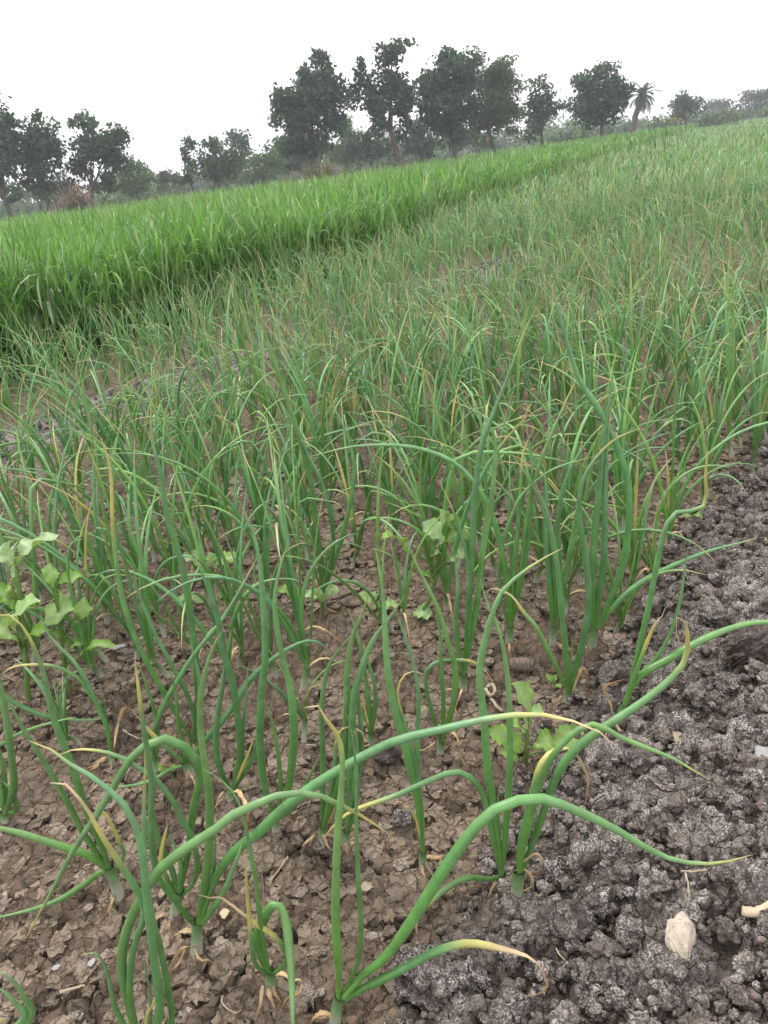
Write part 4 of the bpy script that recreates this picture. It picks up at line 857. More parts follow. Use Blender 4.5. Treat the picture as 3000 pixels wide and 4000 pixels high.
def scatter():
    rng = np.random.default_rng(99); sp = 0.102; out = []
    a = math.atan2(1.54, 1.17); ca, sa = math.cos(a), math.sin(a)
    for i in range(0, 110):
        for j in range(-90, 95):
            p = i * sp + rng.normal(0, .018); q = j * sp + rng.normal(0, .022)
            x = p * ca - q * sa; y = p * sa + q * ca
            if y < 0.4 or y > 9.5 or x > wheat_edge(y) + 6 or x < wheat_edge(y) + 0.1 or abs(x) > .8 * y + 1: continue
            if ridge_s(x, y) > 0.03: continue
            if mound_m(x, y) > 0.42 and rng.random() < .72: continue
            if rng.random() < 0.12 + 0.34 * float(ss(0.05, 0.45, vn(np.array(x * 1.5 + 3), np.array(y * 1.5), 151))): continue
            if x < -.3 * y + .1 and 1.9 < y < 2.9 and rng.random() < .3: continue
            if x < -.7 and y < 3.1 and float(mound_m(x, y)) > .25 and rng.random() < .8: continue
            out.append((x, y))
    return np.array(out)
PTS = scatter(); HB = np.array(HERO_BASES)[:, :2]
dmin = np.min(np.linalg.norm(PTS[:, None] - HB[None], axis=2), 1)
G3 = np.column_stack([PTS, gh(PTS[:, 0], PTS[:, 1])])
u_, v_, z_ = proj(G3)
extra = (v_ > 2720) & (v_ < 3150) & (dmin > .095) & (ridge_s(PTS[:, 0], PTS[:, 1]) < -.12) & (h2(np.round(PTS[:, 0] * 1000), np.round(PTS[:, 1] * 1000), 7) < .3)
ok = (((dmin > 0.085) & (v_ < 2720)) | extra) & (z_ > 0)
PTS, G3, u_, v_, z_ = PTS[ok], G3[ok], u_[ok], v_[ok], z_[ok]
inview = (u_ > -60) & (u_ < 3060) & (v_ < 4100)
order = np.argsort(np.where(inview, z_, z_ + 1000))
NSING = 300 - len(HERO_BASES)
single = order[:NSING]; rest = order[NSING:]

def onion(b, rng, idx):
    o = empty('onion_plant', b)
    size = float(np.clip(rng.normal(0.37, 0.07), .22, .5)) * (.62 if proj(b)[1] > 2720 else 1); nl = rng.integers(4, 7); yellowy = 0; droop = 0
    nk = b + GR([rng.normal(0, .012), rng.normal(0, .012), rng.uniform(.03, .06)])
    stem_obj(b, nk, rng.uniform(.0042, .0062) * (size / .37) ** .5, o, b, 7)
    az0 = rng.uniform(0, math.pi)
    for i in range(nl):
        k = 17; dr = rng.random() < .3; droop += dr
        L = size * rng.uniform(.6, 1.15); ox, oz = onion_curve(rng, L, k, dr)
        az = az0 + (i % 2) * math.pi + rng.normal(0, .5); dv = GR([math.cos(az), math.sin(az), 0])
        P = (nk - GR([0, 0, .008]))[None] + ox[:, None] * dv + oz[:, None] * GR([0, 0, 1.0])
        P[:, 2] = np.maximum(P[:, 2], gh(P[:, 0], P[:, 1]) + .006)
        yel = rng.choice([1.15, rng.uniform(.82, .99)], p=[.45, .55]); dry = yel + rng.uniform(.02, .1)
        if rng.random() < .05: yel, dry = rng.uniform(.2, .55), rng.uniform(.55, .8)
        yellowy += yel < .9
        leaf_obj(P, GR([-math.sin(az), math.cos(az), 0]), rng.uniform(.0048, .0098) * (size / .37) ** .5, yel, dry, rng.uniform(.85, 1.5), rng.uniform(-.25, .65), o, b, idx * 13 + i, 'leaf', 15, 6, .4)
    if rng.random() < .5:
        az = rng.uniform(0, 6.28); L = rng.uniform(.05, .14); t = np.linspace(0, 1, 6)[:, None]
        P = nk + GR([math.cos(az), math.sin(az), 0]) * L * t * .8 + GR([0, 0, 1.]) * (L * (.8 * t - 1.5 * t * t))
        P[:, 2] = np.maximum(P[:, 2], gh(P[:, 0], P[:, 1]) + .004)
        leaf_obj(P, GR([-math.sin(az), math.cos(az), 0]), .006, .3, .3, 1, 0, o, b, idx * 13 + 11, 'dry', 10)
    return o, size, droop, yellowy
SHORT = ['big foreground onion', 'exposed bulb onion', 'leaning white onion', 'high arching onion', 'folded leaf onion', 'wide fanned onion', 'bund foot onion', 'ringed bund onion', 'bund leaning onion', 'large upright onion', 'brown tipped onion', 'pale based onion', 'far arching onion', 'long leaning onion', 'arched yellow onion', 'vertical leaved onion', 'yellow hooked onion', 'mottled onion', 'stiff leaved onion', 'small pale onion', 'left edge onion', 'off frame onion', 'yellow looping onion', 'bulging bulb onion', 'dark fan onion', 'tall crossing onion', 'straight diagonal onion', 'tallest pointing onion', 'corner onion']
def beside(p, anchors, names):
    d = np.linalg.norm(anchors - p[:2], axis=1); i = int(np.argmin(d)); e = p[:2] - anchors[i]
    w_ = 'just ' if d[i] < .16 else '' if d[i] < .3 else 'well '
    return d[i], w_ + (('right of' if e[0] > 0 else 'left of') if abs(e[0]) > abs(e[1]) else ('behind' if e[1] > 0 else 'before')) + ' the ' + names[i]
for c, q in enumerate(single):
    rng = np.random.default_rng(5000 + int(q)); b = G3[q]
    o, size, dr, ye = onion(b, rng, int(q))
    sr, sm = float(ridge_s(b[0], b[1])), float(mound_s(b[0], b[1]))
    where = ('at the bund foot' if sr > -.22 else 'beside the low grey mound' if abs(sm) < .3 else 'near the big pale weed' if (b[0] < -.45 and b[1] < 2.0) else 'left of the bed centre' if u_[q] < 1000 else 'right of the bed centre' if u_[q] > 2000 else 'in the middle of the bed')
    nl = len([c_ for c_ in o.children if c_.name.startswith('leaf')])
    look = ('short' if size < .335 else 'tall' if size > .405 else 'middling') + ' ' + {4: 'four', 5: 'five', 6: 'six'}.get(nl, 'many') + ' leaved onion' + (', several leaves drooping' if dr > 1 else ', one leaf drooping' if dr == 1 else ', upright') + (', yellow tipped,' if ye > 1 else ',')
    dd, near = beside(b, HB, SHORT)
    if dd < .55: where = near
    tag(o, look + ' ' + where, 'onion plant', 'onion plants in the bed')

def onion_mass():
    rng = np.random.default_rng(321); mb = MB()
    def batch(B, k, m, wsc, nleaf):
        n = len(B); tone = rng.uniform(.75, 1.25, n); size = np.clip(rng.normal(.34, .065, n), .2, .48)
        for i in range(nleaf):
            ox = np.zeros((n, k)); oz = np.zeros((n, k))
            for a in range(n):
                ox[a], oz[a] = onion_curve(rng, size[a] * rng.uniform(.6, 1.15), k, rng.random() < .34)
            az = rng.uniform(0, 6.28, n); dv = np.stack([np.cos(az), np.sin(az), np.zeros(n)], 1)
            P = B[:, None] + ox[..., None] * dv[:, None] + oz[..., None] * GR([0, 0, 1.0]); P[:, :, 2] += .02
            P[:, :, 2] = np.maximum(P[:, :, 2], B[:, None, 2] + .008)
            t = np.linspace(0, 1, k); yel = np.where(rng.random(n) < .4, 1.2, rng.uniform(.78, .98, n)); lo = rng.random(n) < (.06 if m > 2 else .02); yel[lo] = rng.uniform(.2, .5, lo.sum())
            dry = yel + rng.uniform(.02, .1, n)
            C = np.stack([leaf_cols(t, yel[a], dry[a], tone[a] * 1.28, rng.uniform(-.3, .7), .5) for a in range(n)])
            R = leaf_radius(t, 1.0, 2)[None] * (rng.uniform(.0042, .0078, n) * wsc)[:, None]
            N = np.stack([-np.sin(az), np.cos(az), np.zeros(n)], 1)
            if m > 2: V, Q, Cc = tubes(P, R, N, C, m)
            else: V, Q, Cc = ribbons(P, R, N, C)
            mb.add(V, Q, C=Cc)
    B = G3[rest]; d = B[:, 1]
    FARY = 1.0
    batch(B[d < 4.2], 8, 3, np.ones((d < 4.2).sum()), 5)
    mid = (d >= 4.2); batch(B[mid], 6, 3, 1 + (d[mid] - 4.2) / 12, 4)
    n = 9500; y = np.exp(rng.uniform(math.log(9.0), math.log(100), n)); lo = wheat_edge(y) + .05; hi = np.minimum(.78 * y + 1.5, lo + 14 + .3 * y); ok = hi > lo + .3
    y, lo, hi = y[ok], lo[ok], hi[ok]; x = lo + (hi - lo) * rng.random(len(y))
    batch(np.column_stack([x, y, gh(x, y)]), 5, 2, 1 + (y - 4.2) / 9, 4)
    tag(mb.build('onion_stand', M_ONION), 'dense stand of onion plants receding along the wheat', 'onions', kind='stuff')
onion_mass()

# ------------------------------------------------------------------ broad leaved weeds
def weed_leaf(A, T, w, parent, org, rng, shade=1.0, light=0.0):
    """lobed, toothed leaf from attachment A to tip T"""
    n = 23; t = np.linspace(0, 1, n); d = T - A; L = np.linalg.norm(d); d = d / L
    up = GR([0, -0.35, 1.0]) + rng.normal(0, .25, 3); side = np.cross(d, up); side /= np.linalg.norm(side); nrm = np.cross(side, d)
    mid = A + d * L * t[:, None] + nrm * (L * .16 * np.sin(t * math.pi))[:, None]
    prof = np.interp(t, [0, .12, .28, .4, .6, .8, .93, 1], [.05, .22, .40, .74, 1, .84, .45, .04])
    V = [mid]; seed_ = rng.uniform(0, 6)
    for sg in (-1, 1):
        tooth = 1 + .11 * np.where(np.arange(n) % 3 == 0, 1, -.6) + rng.normal(0, .07, n) + .14 * np.sin(t * 9 + rng.uniform(0, 6))
        wv = prof * tooth * w * .5
        for f in (.5, 1.0):
            V.append(mid + side * sg * (wv * f)[:, None] + nrm * (wv * f * .30 + .09 * w * np.sin(t * 17 + sg * 1.3 + seed_) * f)[:, None])
    V = np.stack(V, 1)                      # n,5,3 : mid, -half, -edge, +half, +edge
    seq = [2, 1, 0, 3, 4]; Q = []
    for i in range(n - 1):
        for j in range(4): Q.append((i * 5 + seq[j], i * 5 + seq[j + 1], (i + 1) * 5 + seq[j + 1], (i + 1) * 5 + seq[j]))
    c = (GR([0.205, 0.37, 0.052]) * (1 - light) + GR([0.33, 0.46, 0.25]) * light) * shade
    C = np.zeros((n, 5, 3)); C[:] = c * rng.uniform(.9, 1.1); C[:, 0] = c * .5 + GR([.38, .48, .26]) * .5; C[::4, 1] = c * .7 + GR([.38, .48, .26]) * .3; C[::4, 3] = C[::4, 1]
    mesh('leaf', V.reshape(-1, 3) - org, np.array(Q), M_WEED, parent, C.reshape(-1, 3))
def weed(label, crop, base, leaves, seed, sr=.004):
    rng = np.random.default_rng(seed); b = at(*px(crop, base)); o = empty('broadleaf_weed', b); tag(o, label, 'weed', 'broad leaved weeds among the onions')
    tops = []
    for (p, q, w, light) in leaves:
        phi = math.radians(rng.uniform(-30, 30)); A = on_plane(*px(crop, p), b, phi)
        A[2] = max(A[2], gh(A[0], A[1]) + .012); n = GR([-math.sin(phi), math.cos(phi), 0])
        T = on_plane(*px(crop, q), A, phi + math.radians(rng.uniform(-35, 35))); T[2] = max(T[2], gh(T[0], T[1]) + .012)
        if np.linalg.norm(T - A) < .005: continue
        weed_leaf(A, T, w * .00096, o, b, rng, rng.uniform(.85, 1.15), light); tops.append(A)
    hi = max(tops, key=lambda p: p[2]); mb = MB(); limb(mb, [b - GR([0, 0, .01]), (b + hi) / 2 + rng.normal(0, .004, 3), hi], sr, sr * .6, rng, 7, 8)
    for A in tops:
        f = np.clip((A[2] - b[2]) / max(.02, hi[2] - b[2]) * .7, 0, .9); s_ = b + (hi - b) * f
        if np.linalg.norm(A - s_) > .006: limb(mb, [s_, (s_ + A) / 2 + GR([0, 0, .006]), A], sr * .55, sr * .35, rng, 5, 6)
    mb.C = [np.full(c.shape, 1.) * GR([.16, .27, .07]) for c in mb.C]
    mb.build('stem', M_WEED, o, True, b)
weed('big pale leaved weed at the left edge with a broad toothed leaf', 'C', (120, 810), [((50, 300), (262, 100), 82, .7), ((70, 235), (-60, 180), 64, .6), ((70, 520), (170, 390), 62, .5), ((170, 510), (335, 425), 78, .4), ((80, 560), (-40, 500), 54, .15), ((60, 420), (-50, 330), 50, .05), ((120, 545), (205, 520), 36, .0)], 201, .006)
weed('branching lighter weed just right of the big pale leaved weed', 'C', (300, 770), [((335, 480), (402, 420), 34, .05), ((340, 450), (370, 370), 30, .4), ((300, 590), (375, 560), 28, .05), ((340, 630), (505, 580), 26, .0), ((240, 320), (358, 275), 34, .0), ((230, 330), (215, 220), 30, .3), ((300, 600), (190, 510), 34, .1)], 202)
weed('small weed with two broad bright leaves between onions, left of the middle', 'C', (935, 440), [((900, 250), (790, 185), 42, .6), ((925, 245), (1035, 200), 48, .05), ((915, 230), (900, 175), 30, .5), ((900, 400), (745, 385), 36, .4), ((945, 400), (1000, 340), 24, .1)], 203)
weed('weed with one bright drooping leaf near the thick diagonal leaves', 'C', (1270, 500), [((1165, 330), (1295, 385), 46, .0), ((1150, 330), (1085, 318), 16, .1), ((1270, 440), (1300, 420), 18, .1)], 204, .003)
weed('low pale weed at the foot of the mid bed onions', 'C', (1400, 450), [((1390, 380), (1315, 355), 34, .6), ((1395, 375), (1460, 325), 38, .5), ((1400, 400), (1380, 330), 26, .6)], 205, .003)
weed('flat weed leaf pair low on the soil right of the middle onions', 'C', (1640, 460), [((1640, 420), (1550, 355), 36, .5), ((1650, 420), (1720, 400), 36, .4)], 206, .003)
weed('tall weed with jagged pale green leaves in the middle of the bed', 'D', (150, 470), [((260, 130), (165, 45), 42, .7), ((240, 140), (378, 70), 56, .05), ((100, 180), (-10, 110), 42, .0), ((270, 210), (362, 175), 40, .5), ((250, 180), (210, 190), 24, .7), ((140, 260), (210, 300), 30, .05), ((120, 480), (218, 510), 40, .55), ((280, 60), (240, -10), 30, .5)], 207, .0045)
weed('toothed weed among the clods between the two bund onions', 'D', (610, 1090), [((620, 870), (555, 745), 40, .3), ((625, 875), (690, 860), 26, .5), ((590, 1040), (450, 935), 38, .05), ((640, 1020), (745, 985), 44, .05), ((700, 1040), (860, 1105), 46, .25), ((600, 960), (545, 915), 26, .1), ((620, 940), (600, 890), 22, .2), ((580, 1080), (500, 1030), 24, .1)], 208)
weed('tiny seedling weed at the foot of the bund onion with a brown tip', 'D', (735, 775), [((735, 740), (700, 700), 12, .1), ((735, 740), (745, 705), 12, .1), ((737, 750), (765, 760), 10, .1)], 209, .0015)
weed('tiny bright seedling beside the onion with a bulging bulb', 'C', (735, 1150), [((720, 1130), (670, 1105), 14, .0), ((735, 1120), (760, 1095), 14, .1), ((730, 1130), (700, 1150), 10, .1)], 210, .0015)
weed('small weed seedling partly hidden among the onions beyond the mound', 'B', (1330, 950), [((1330, 905), (1290, 900), 22, .1), ((1335, 900), (1375, 905), 22, .1)], 211, .002)

# ------------------------------------------------------------------ clods, stones and litter
def lump_mesh(rng, sub=2, rough=.22, flat=1.0, chips=9):
    """an angular knobbly lump of unit radius"""
    g = (1 + 5 ** .5) / 2
    V = [(-1, g, 0), (1, g, 0), (-1, -g, 0), (1, -g, 0), (0, -1, g), (0, 1, g), (0, -1, -g), (0, 1, -g), (g, 0, -1), (g, 0, 1), (-g, 0, -1), (-g, 0, 1)]
    F = [(0, 11, 5), (0, 5, 1), (0, 1, 7), (0, 7, 10), (0, 10, 11), (1, 5, 9), (5, 11, 4), (11, 10, 2), (10, 7, 6), (7, 1, 8), (3, 9, 4), (3, 4, 2), (3, 2, 6), (3, 6, 8), (3, 8, 9), (4, 9, 5), (2, 4, 11), (6, 2, 10), (8, 6, 7), (9, 8, 1)]
    V = [np.array(v) / np.linalg.norm(v) for v in V]
    for _ in range(sub):
        mid = {}; nf = []
        def mp(a, b):
            k = (min(a, b), max(a, b))
            if k not in mid: q = V[a] + V[b]; V.append(q / np.linalg.norm(q)); mid[k] = len(V) - 1
            return mid[k]
        for a, b, c in F:
            x, y, z = mp(a, b), mp(b, c), mp(c, a); nf += [(a, x, z), (b, y, x), (c, z, y), (x, y, z)]
        F = nf
    V = np.array(V); o = rng.uniform(0, 50, 3)
    # chip it with a few planes, then crumble the surface
    for _ in range(chips):
        d = rng.normal(size=3); d /= np.linalg.norm(d); h = rng.uniform(.62, .9); e = V @ d; V = V - np.clip(e - h, 0, None)[:, None] * d
    for fr, am in ((2.2, rough), (5, rough * .7), (10, rough * .45), (19, rough * .25)):
        V = V * (1 + am * vn(V[:, 0] * fr + o[0] + V[:, 2] * 1.7 * fr, V[:, 1] * fr + o[1] - V[:, 2] * fr, int(o[2])))[:, None]
    V[:, 2] *= flat
    return V, np.array(F)
LR = np.random.default_rng(404)
def knob_salt(V, salt):
    r = np.linalg.norm(V / np.abs(V).max(0), axis=1); return np.clip(salt * (.35 + 1.1 * ss(.6, .95, r)), 0, 1)
def lump_data(name, V, F, col, salt, mat, smooth=False):
    V = V * GR([1.0, 1.0, 1.0]); o = mesh(name, V, F, mat, None, np.broadcast_to(GR(col), (len(V), 3)), smooth, {'salt': knob_salt(V, salt)})
    me = o.data; bpy.data.objects.remove(o); return me
CLOD_ME = [lump_data('soil_clod', *lump_mesh(LR, 3, .28, .85), GR([.172, .142, .120]) * LR.uniform(.85, 1.2), LR.uniform(.5, 1.0), M_SOIL, True) for _ in range(14)]
def clod_obj(me, x, y, r, rng, sink=.35, name='soil_clod'):
    o = bpy.data.objects.new(name, me); COL.objects.link(o)
    o.location = (x, y, float(gh(x, y)) + .012 + r * (.8 - sink) - .004); o.scale = (r * rng.uniform(.85, 1.25), r * rng.uniform(.85, 1.2), r); o.rotation_euler = (rng.uniform(-.5, .5), rng.uniform(-.5, .5), rng.uniform(0, 6.28))
    return o
def named_clod(label, crop, p, r, flat, seed, sub=3, salt=.9, sink=.35, sy=1.0):
    rng = np.random.default_rng(seed); b = at(*px(crop, p)); V, F = lump_mesh(rng, sub, .24, flat)
    o = clod_obj(lump_data('soil_clod', V, F, (.125, .103, .09), salt, M_SOIL, True), b[0], b[1], r, rng, sink)
    o.scale = (r, r * sy, r); return tag(o, label, 'clod')
named_clod('largest split soil clod at the bottom edge beside the fanned onion', 'K4', (1110, 1060), .034, 1.0, 301, 4)
named_clod('crumbly clod touching the right side of the largest split clod', 'K4', (1380, 1000), .023, .9, 302)
named_clod('small dark clod below the largest split clod', 'K4', (1335, 1190), .013, .9, 303)
named_clod('blocky cracked clod on the bund above the pale stone', 'K6', (735, 345), .015, .9, 304, 3, .3)
named_clod('rounded salt crusted clod on the bund, left of the pale stone', 'K6', (580, 520), .019, .8, 305)
named_clod('white crusted clod behind the ringed onion on the bund', 'K5', (850, 880), .022, .75, 306, 4, 1.0)
named_clod('pale clod right beside the ringed onion base', 'K6', (250, 330), .015, .9, 307)
named_clod('dark wet looking clod at the right edge of the bund', 'K5', (1560, 150), .045, .8, 308, 4, .15)
named_clod('brown rounded clod behind the thick diagonal leaf', 'K3', (850, 790), .019, .8, 309, 3, .1)
named_clod('low heaped clod with white crust in front of the stiff leaved onion', 'K3', (960, 1205), .017, .7, 310, 3, .9)

# single clods of the bund, then the crumbs between them
cr = np.random.default_rng(909); cand = []
for i in range(5200):
    x = cr.uniform(-.12, 1.6); y = cr.uniform(.42, 2.6)
    s_ = float(ridge_s(np.array(x), np.array(y)))
    if -.03 < s_ < .75:
        g3 = GR([x, y, float(gh(x, y))]); u, v, z = proj(g3)
        if -100 < u < 3150 and v < 4150: cand.append((x, y, u, v, z, s_))
cand = np.array(cand); n_big = 0
CNAME = ['pale stone', 'largest split clod', 'ringed bund onion', 'thick pale root', 'bent straw twig', 'white crusted clod', 'bund foot onion', 'bund leaning onion', 'white chalky flake', 'tan leaf bit', 'dark wet clod', 'brown tipped onion', 'large upright onion']
CANCH = np.array([at(*px(*q_))[:2] for q_ in (('K6', (1075, 760)), ('K4', (1110, 1060)), ('K6', (25, 470)), ('K6', (1580, 600)), ('K6', (1120, 345)), ('K5', (850, 880)), ('K4', (1590, 350)), ('D', (1000, 945)), ('K5', (1630, 800)), ('K5', (1070, 670)), ('K5', (1560, 150)), ('D', (790, 820)), ('D', (890, 630)))])
SPOTS = []
for (x, y, u, v, z, s_) in cand:
    r = float(np.clip(.008 * np.exp(abs(cr.normal(0, .5))), .007, .024))
    if n_big >= 230 or np.any([abs(x - a) + abs(y - b) < (r + c) * .9 for a, b, c in SPOTS]): continue
    SPOTS.append((x, y, r)); n_big += 1
    o = clod_obj(CLOD_ME[cr.integers(14)], x, y, r, cr)
    near = beside(GR([x, y, 0]), CANCH, CNAME)[1]
    sz = 'large knobbly dark' if r > .014 else 'middling crumbly dark' if r > .010 else 'small dark'
    tag(o, f'{sz} soil clod {near}' , 'clod', 'loose soil clods on the bund')
def crumbs():
    rng = np.random.default_rng(17); mb = MB(); arch0 = [lump_mesh(rng, 0, .34, .85) for _ in range(10)]; arch = [lump_mesh(rng, 1, .34, .85) for _ in range(10)]; arch2 = [lump_mesh(rng, 2, .30, .85) for _ in range(10)]
    sal = []
    def put(x, y, r, col, salt):
        V, F = (arch2 if r > .011 else arch if r > .0036 and y < 2.4 else arch0)[rng.integers(10)]; a = rng.uniform(0, 6.28); c, s_ = math.cos(a), math.sin(a)
        Vr = np.stack([V[:, 0] * c - V[:, 1] * s_, V[:, 0] * s_ + V[:, 1] * c, V[:, 2]], 1) * r * rng.uniform(.8, 1.25, 3)
        mb.add(Vr + GR([x, y, float(gh(x, y)) + rng.uniform(.0, .018) * (salt > .3) + .002]), T=F, C=GR(col) * rng.uniform(.7, 1.3)); sal.append(knob_salt(V, salt))
    for i in range(5200):
        y = .42 + 2.4 * rng.random() ** 1.8; x = (y - .54) * .76 - .06 + rng.uniform(-.06, .6)
        if float(ridge_s(np.array(x), np.array(y))) < -.03: continue
        put(x, y, .0034 * math.exp(abs(rng.normal(0, .55))), (.172, .142, .120), rng.uniform(.2, .95))
    for i in range(700):
        y = .5 + 1.6 * rng.random() ** 1.6; x = rng.uniform(-.62, .5) * (y + .3)
        if float(ridge_s(np.array(x), np.array(y))) > 0: continue
        put(x, y, .0018 * math.exp(abs(rng.normal(0, .5))), (.18, .135, .10), .15)
    for i in range(1500):
        t = rng.uniform(-.5, 6); x = -1.4 + .635 * t + rng.normal(0, .13) * .773; y = 2.77 + .773 * t - rng.normal(0, .13) * .635
        if float(mound_m(np.array(x), np.array(y))) < .3: continue
        put(x, y, .0048 * math.exp(abs(rng.normal(0, .5))), (.158, .130, .110), rng.uniform(.3, 1))
    V = np.concatenate(mb.V)
    o = mesh('soil_crumbs', V, np.concatenate(mb.T), M_SOIL, None, np.concatenate(mb.C), True, {'salt': np.concatenate(sal)})
    tag(o, 'fine crumbs of dark soil over the bund and bed', 'soil', kind='stuff')
crumbs()

def crust_plates():
    """thin curled plates of dried crust lying on the bed"""
    rng = np.random.default_rng(23); m = 14; x = []; y = []
    for yy in np.arange(.44, 2.3, .0225):
        for xx in np.arange(-.72 * yy - .25, .62 * yy + .2, .0225):
            if rng.random() < .80: x.append(xx + rng.normal(0, .006)); y.append(yy + rng.normal(0, .006))
    x = np.array(x); y = np.array(y); ok = (ridge_m(x, y) < .35) & (mound_m(x, y) < .4) & (vn(x * 8, y * 8, 131) + .5 * vn(x * 21, y * 21, 132) > -.5); x, y = x[ok], y[ok]; n = len(x)
    r = .0125 * np.exp(rng.normal(0, .42, n)); r = np.clip(r, .004, .028); a = (np.arange(m) * 2 * math.pi / m)[None] + rng.uniform(0, 6.28, (n, 1)) + rng.normal(0, .16, (n, m))
    rad = r[:, None] * np.clip(1 + rng.normal(0, .22, (n, m)), .45, 1.6); el = rng.uniform(.6, 1.0, (n, 1)); an = rng.uniform(0, 3.14, (n, 1))
    lx = np.cos(a) * rad; ly = np.sin(a) * rad * el; X = lx * np.cos(an) - ly * np.sin(an); Y = lx * np.sin(an) + ly * np.cos(an)
    tx = rng.normal(0, .055, (n, 1)); ty = rng.normal(0, .055, (n, 1)); zc = gh(x, y) + rng.uniform(-.0015, .0022, n)
    curl = rng.uniform(0, .0013, (n, 1)) * np.clip(1 + rng.normal(0, .6, (n, m)), 0, 2)
    def ring(f, dz, cf): return np.stack([x[:, None] + X * f, y[:, None] + Y * f, zc[:, None] + X * f * tx + Y * f * ty + dz + curl * cf], -1)
    top0 = np.stack([x, y, zc - .0002], -1)[:, None]; R1 = ring(.6, rng.normal(0, .0007, (n, m)), .15); R2 = ring(1.0, 0, 1); R3 = ring(.96, -.006, .4)
    V = np.concatenate([top0, R1, R2, R2, R3], 1); st = 1 + 4 * m; b = np.arange(n)[:, None] * st; j = np.arange(m)[None]; j2 = (j + 1) % m
    T = np.stack(np.broadcast_arrays(b, b + 1 + j, b + 1 + j2), -1).reshape(-1, 3)
    Q = np.concatenate([np.stack([b + 1 + q * m + j, b + 1 + (q + 1) * m + j, b + 1 + (q + 1) * m + j2, b + 1 + q * m + j2], -1).reshape(-1, 4) for q in (0, 2)])
    c = GR([.252, .196, .146]) * rng.uniform(.85, 1.2, (n, 1)) * (1 + .2 * fbm(x * 3, y * 3, 133, 3))[:, None]
    sv = np.where(rng.random(n) < .08, .5, .06); Fq = (T.reshape(n, -1, 3) - b[:, :, None], Q.reshape(2, n, -1, 4) - b[None, :, :, None])
    u, v, z = proj(np.stack([x, y, zc], -1)); vis = np.where((u > 0) & (u < 3000) & (v < 4000), r / z, 0); sel = np.argsort(-vis)[:300]; keep = np.ones(n, bool); keep[sel] = False
    for q in sel:           # the plates that show largest, each by itself
        og = V[q, 0]; o = mesh('crust_plate', V[q] - og, [Fq[0][q], np.concatenate([Fq[1][0, q], Fq[1][1, q]])], M_SOIL, GROUND, np.broadcast_to(c[q], (st, 3)), True, {'salt': np.full(st, sv[q])}); o.location = og
    k = np.flatnonzero(keep); nk_ = np.arange(len(k))[:, None, None] * st
    o = mesh('soil_crust', V[k].reshape(-1, 3), [(Fq[0][k] + nk_).reshape(-1, 3), np.concatenate([(Fq[1][0, k] + nk_).reshape(-1, 4), (Fq[1][1, k] + nk_).reshape(-1, 4)])], M_SOIL, GROUND, np.repeat(c[k], st, 0), True, {'salt': np.repeat(sv[k], st)}); tag(o, kind='stuff')
crust_plates()

def stone_mat():
    m, t, b = material('pale_stone'); v = coords(t, 1, 'Object'); n = noise(t, v, 90, 5, .6)
    c = mix(t, maprange(t, n, .3, .7, 0, 1), (.38, .32, .24), (.60, .53, .43)); pit = maprange(t, noise(t, v, 330, 2), .64, .7, 0, .8)
    c = mix(t, pit, c, (.12, .09, .06)); t.links.new(c, b.inputs['Base Color']); b.inputs['Roughness'].default_value = .85; bump(t, b, n, .6, .003); return m
M_STONE = stone_mat()
def stone():
    rng = np.random.default_rng(31); b = at(*px('K6', (1075, 760)))
    V, F = lump_mesh(rng, 4, .09, 1.0, 4); V = V / np.abs(V).max(0)
    w = np.interp(V[:, 1], [-1, -.2, .6, 1], [.55, .95, 1.0, .7]); V[:, 0] *= w            # broad top, narrow foot: heart shaped
    V[:, 1] -= .28 * np.exp(-((V[:, 0] + .05) / .3) ** 2) * (V[:, 1] > 0) * V[:, 1]
    o = mesh('pale_stone', V * GR([.0205, .027, .013]), F, M_STONE); o.location = (b[0], b[1], b[2] + .022); o.rotation_euler = (.35, .12, -.1)
    tag(o, 'pale cream heart shaped stone lying on the dark bund', 'stone')
stone()
def flat_mat(name, a, b_, rough=.8, sc=80):
    m, t, b = material(name); v = coords(t, 1, 'Object'); c = mix(t, maprange(t, noise(t, v, sc, 4, .6), .3, .7, 0, 1), a, b_)
    t.links.new(c, b.inputs['Base Color']); b.inputs['Roughness'].default_value = rough; bump(t, b, noise(t, v, sc * 2, 3), .5, .002); return m
M_TWIG = flat_mat('twig', (.32, .25, .17), (.5, .42, .31)); M_ROOT = flat_mat('root', (.42, .31, .19), (.62, .52, .37)); M_COB = flat_mat('dark_bark', (.07, .055, .06), (.24, .17, .12), .8, 160); M_WHITE = flat_mat('white_scrap', (.26, .25, .25), (.44, .43, .43), .8)
def twig(name, label, crop, pts, r0, r1, mat, seed, lift=.006, extra=None):
    rng = np.random.default_rng(seed); P = []
    for p in pts: g = at(*px(crop, p)); g[2] += lift + .012 * float(ridge_m(g[0], g[1])); P.append(g)
    P = np.array(P); o0 = P[0].copy(); mb = MB(); limb(mb, P, r0, r1, rng, 7, 14)
    if extra:
        E2 = []
        for p in extra: g = at(*px(crop, p)); g[2] += lift + .014 * float(ridge_m(g[0], g[1])); E2.append(g)
        limb(mb, E2, r0 * .9, r1, rng, 6, 8)
    V = np.concatenate(mb.V); o = mesh(name, V - o0, np.concatenate(mb.Q), mat); o.location = o0; return tag(o, label, 'twig')
twig('dry_twig', 'thin bent straw twig above the pale stone', 'K6', [(1120, 345), (1135, 430), (1145, 500), (1135, 560)], .0013, .0007, M_TWIG, 61, .008, [(1090, 342), (1180, 345), (1255, 335)])
twig('dry_root', 'thick pale dry root at the right edge near the pale stone', 'K6', [(1480, 600), (1560, 608), (1620, 590), (1670, 560), (1760, 500)], .0052, .0048, M_ROOT, 62, .010)
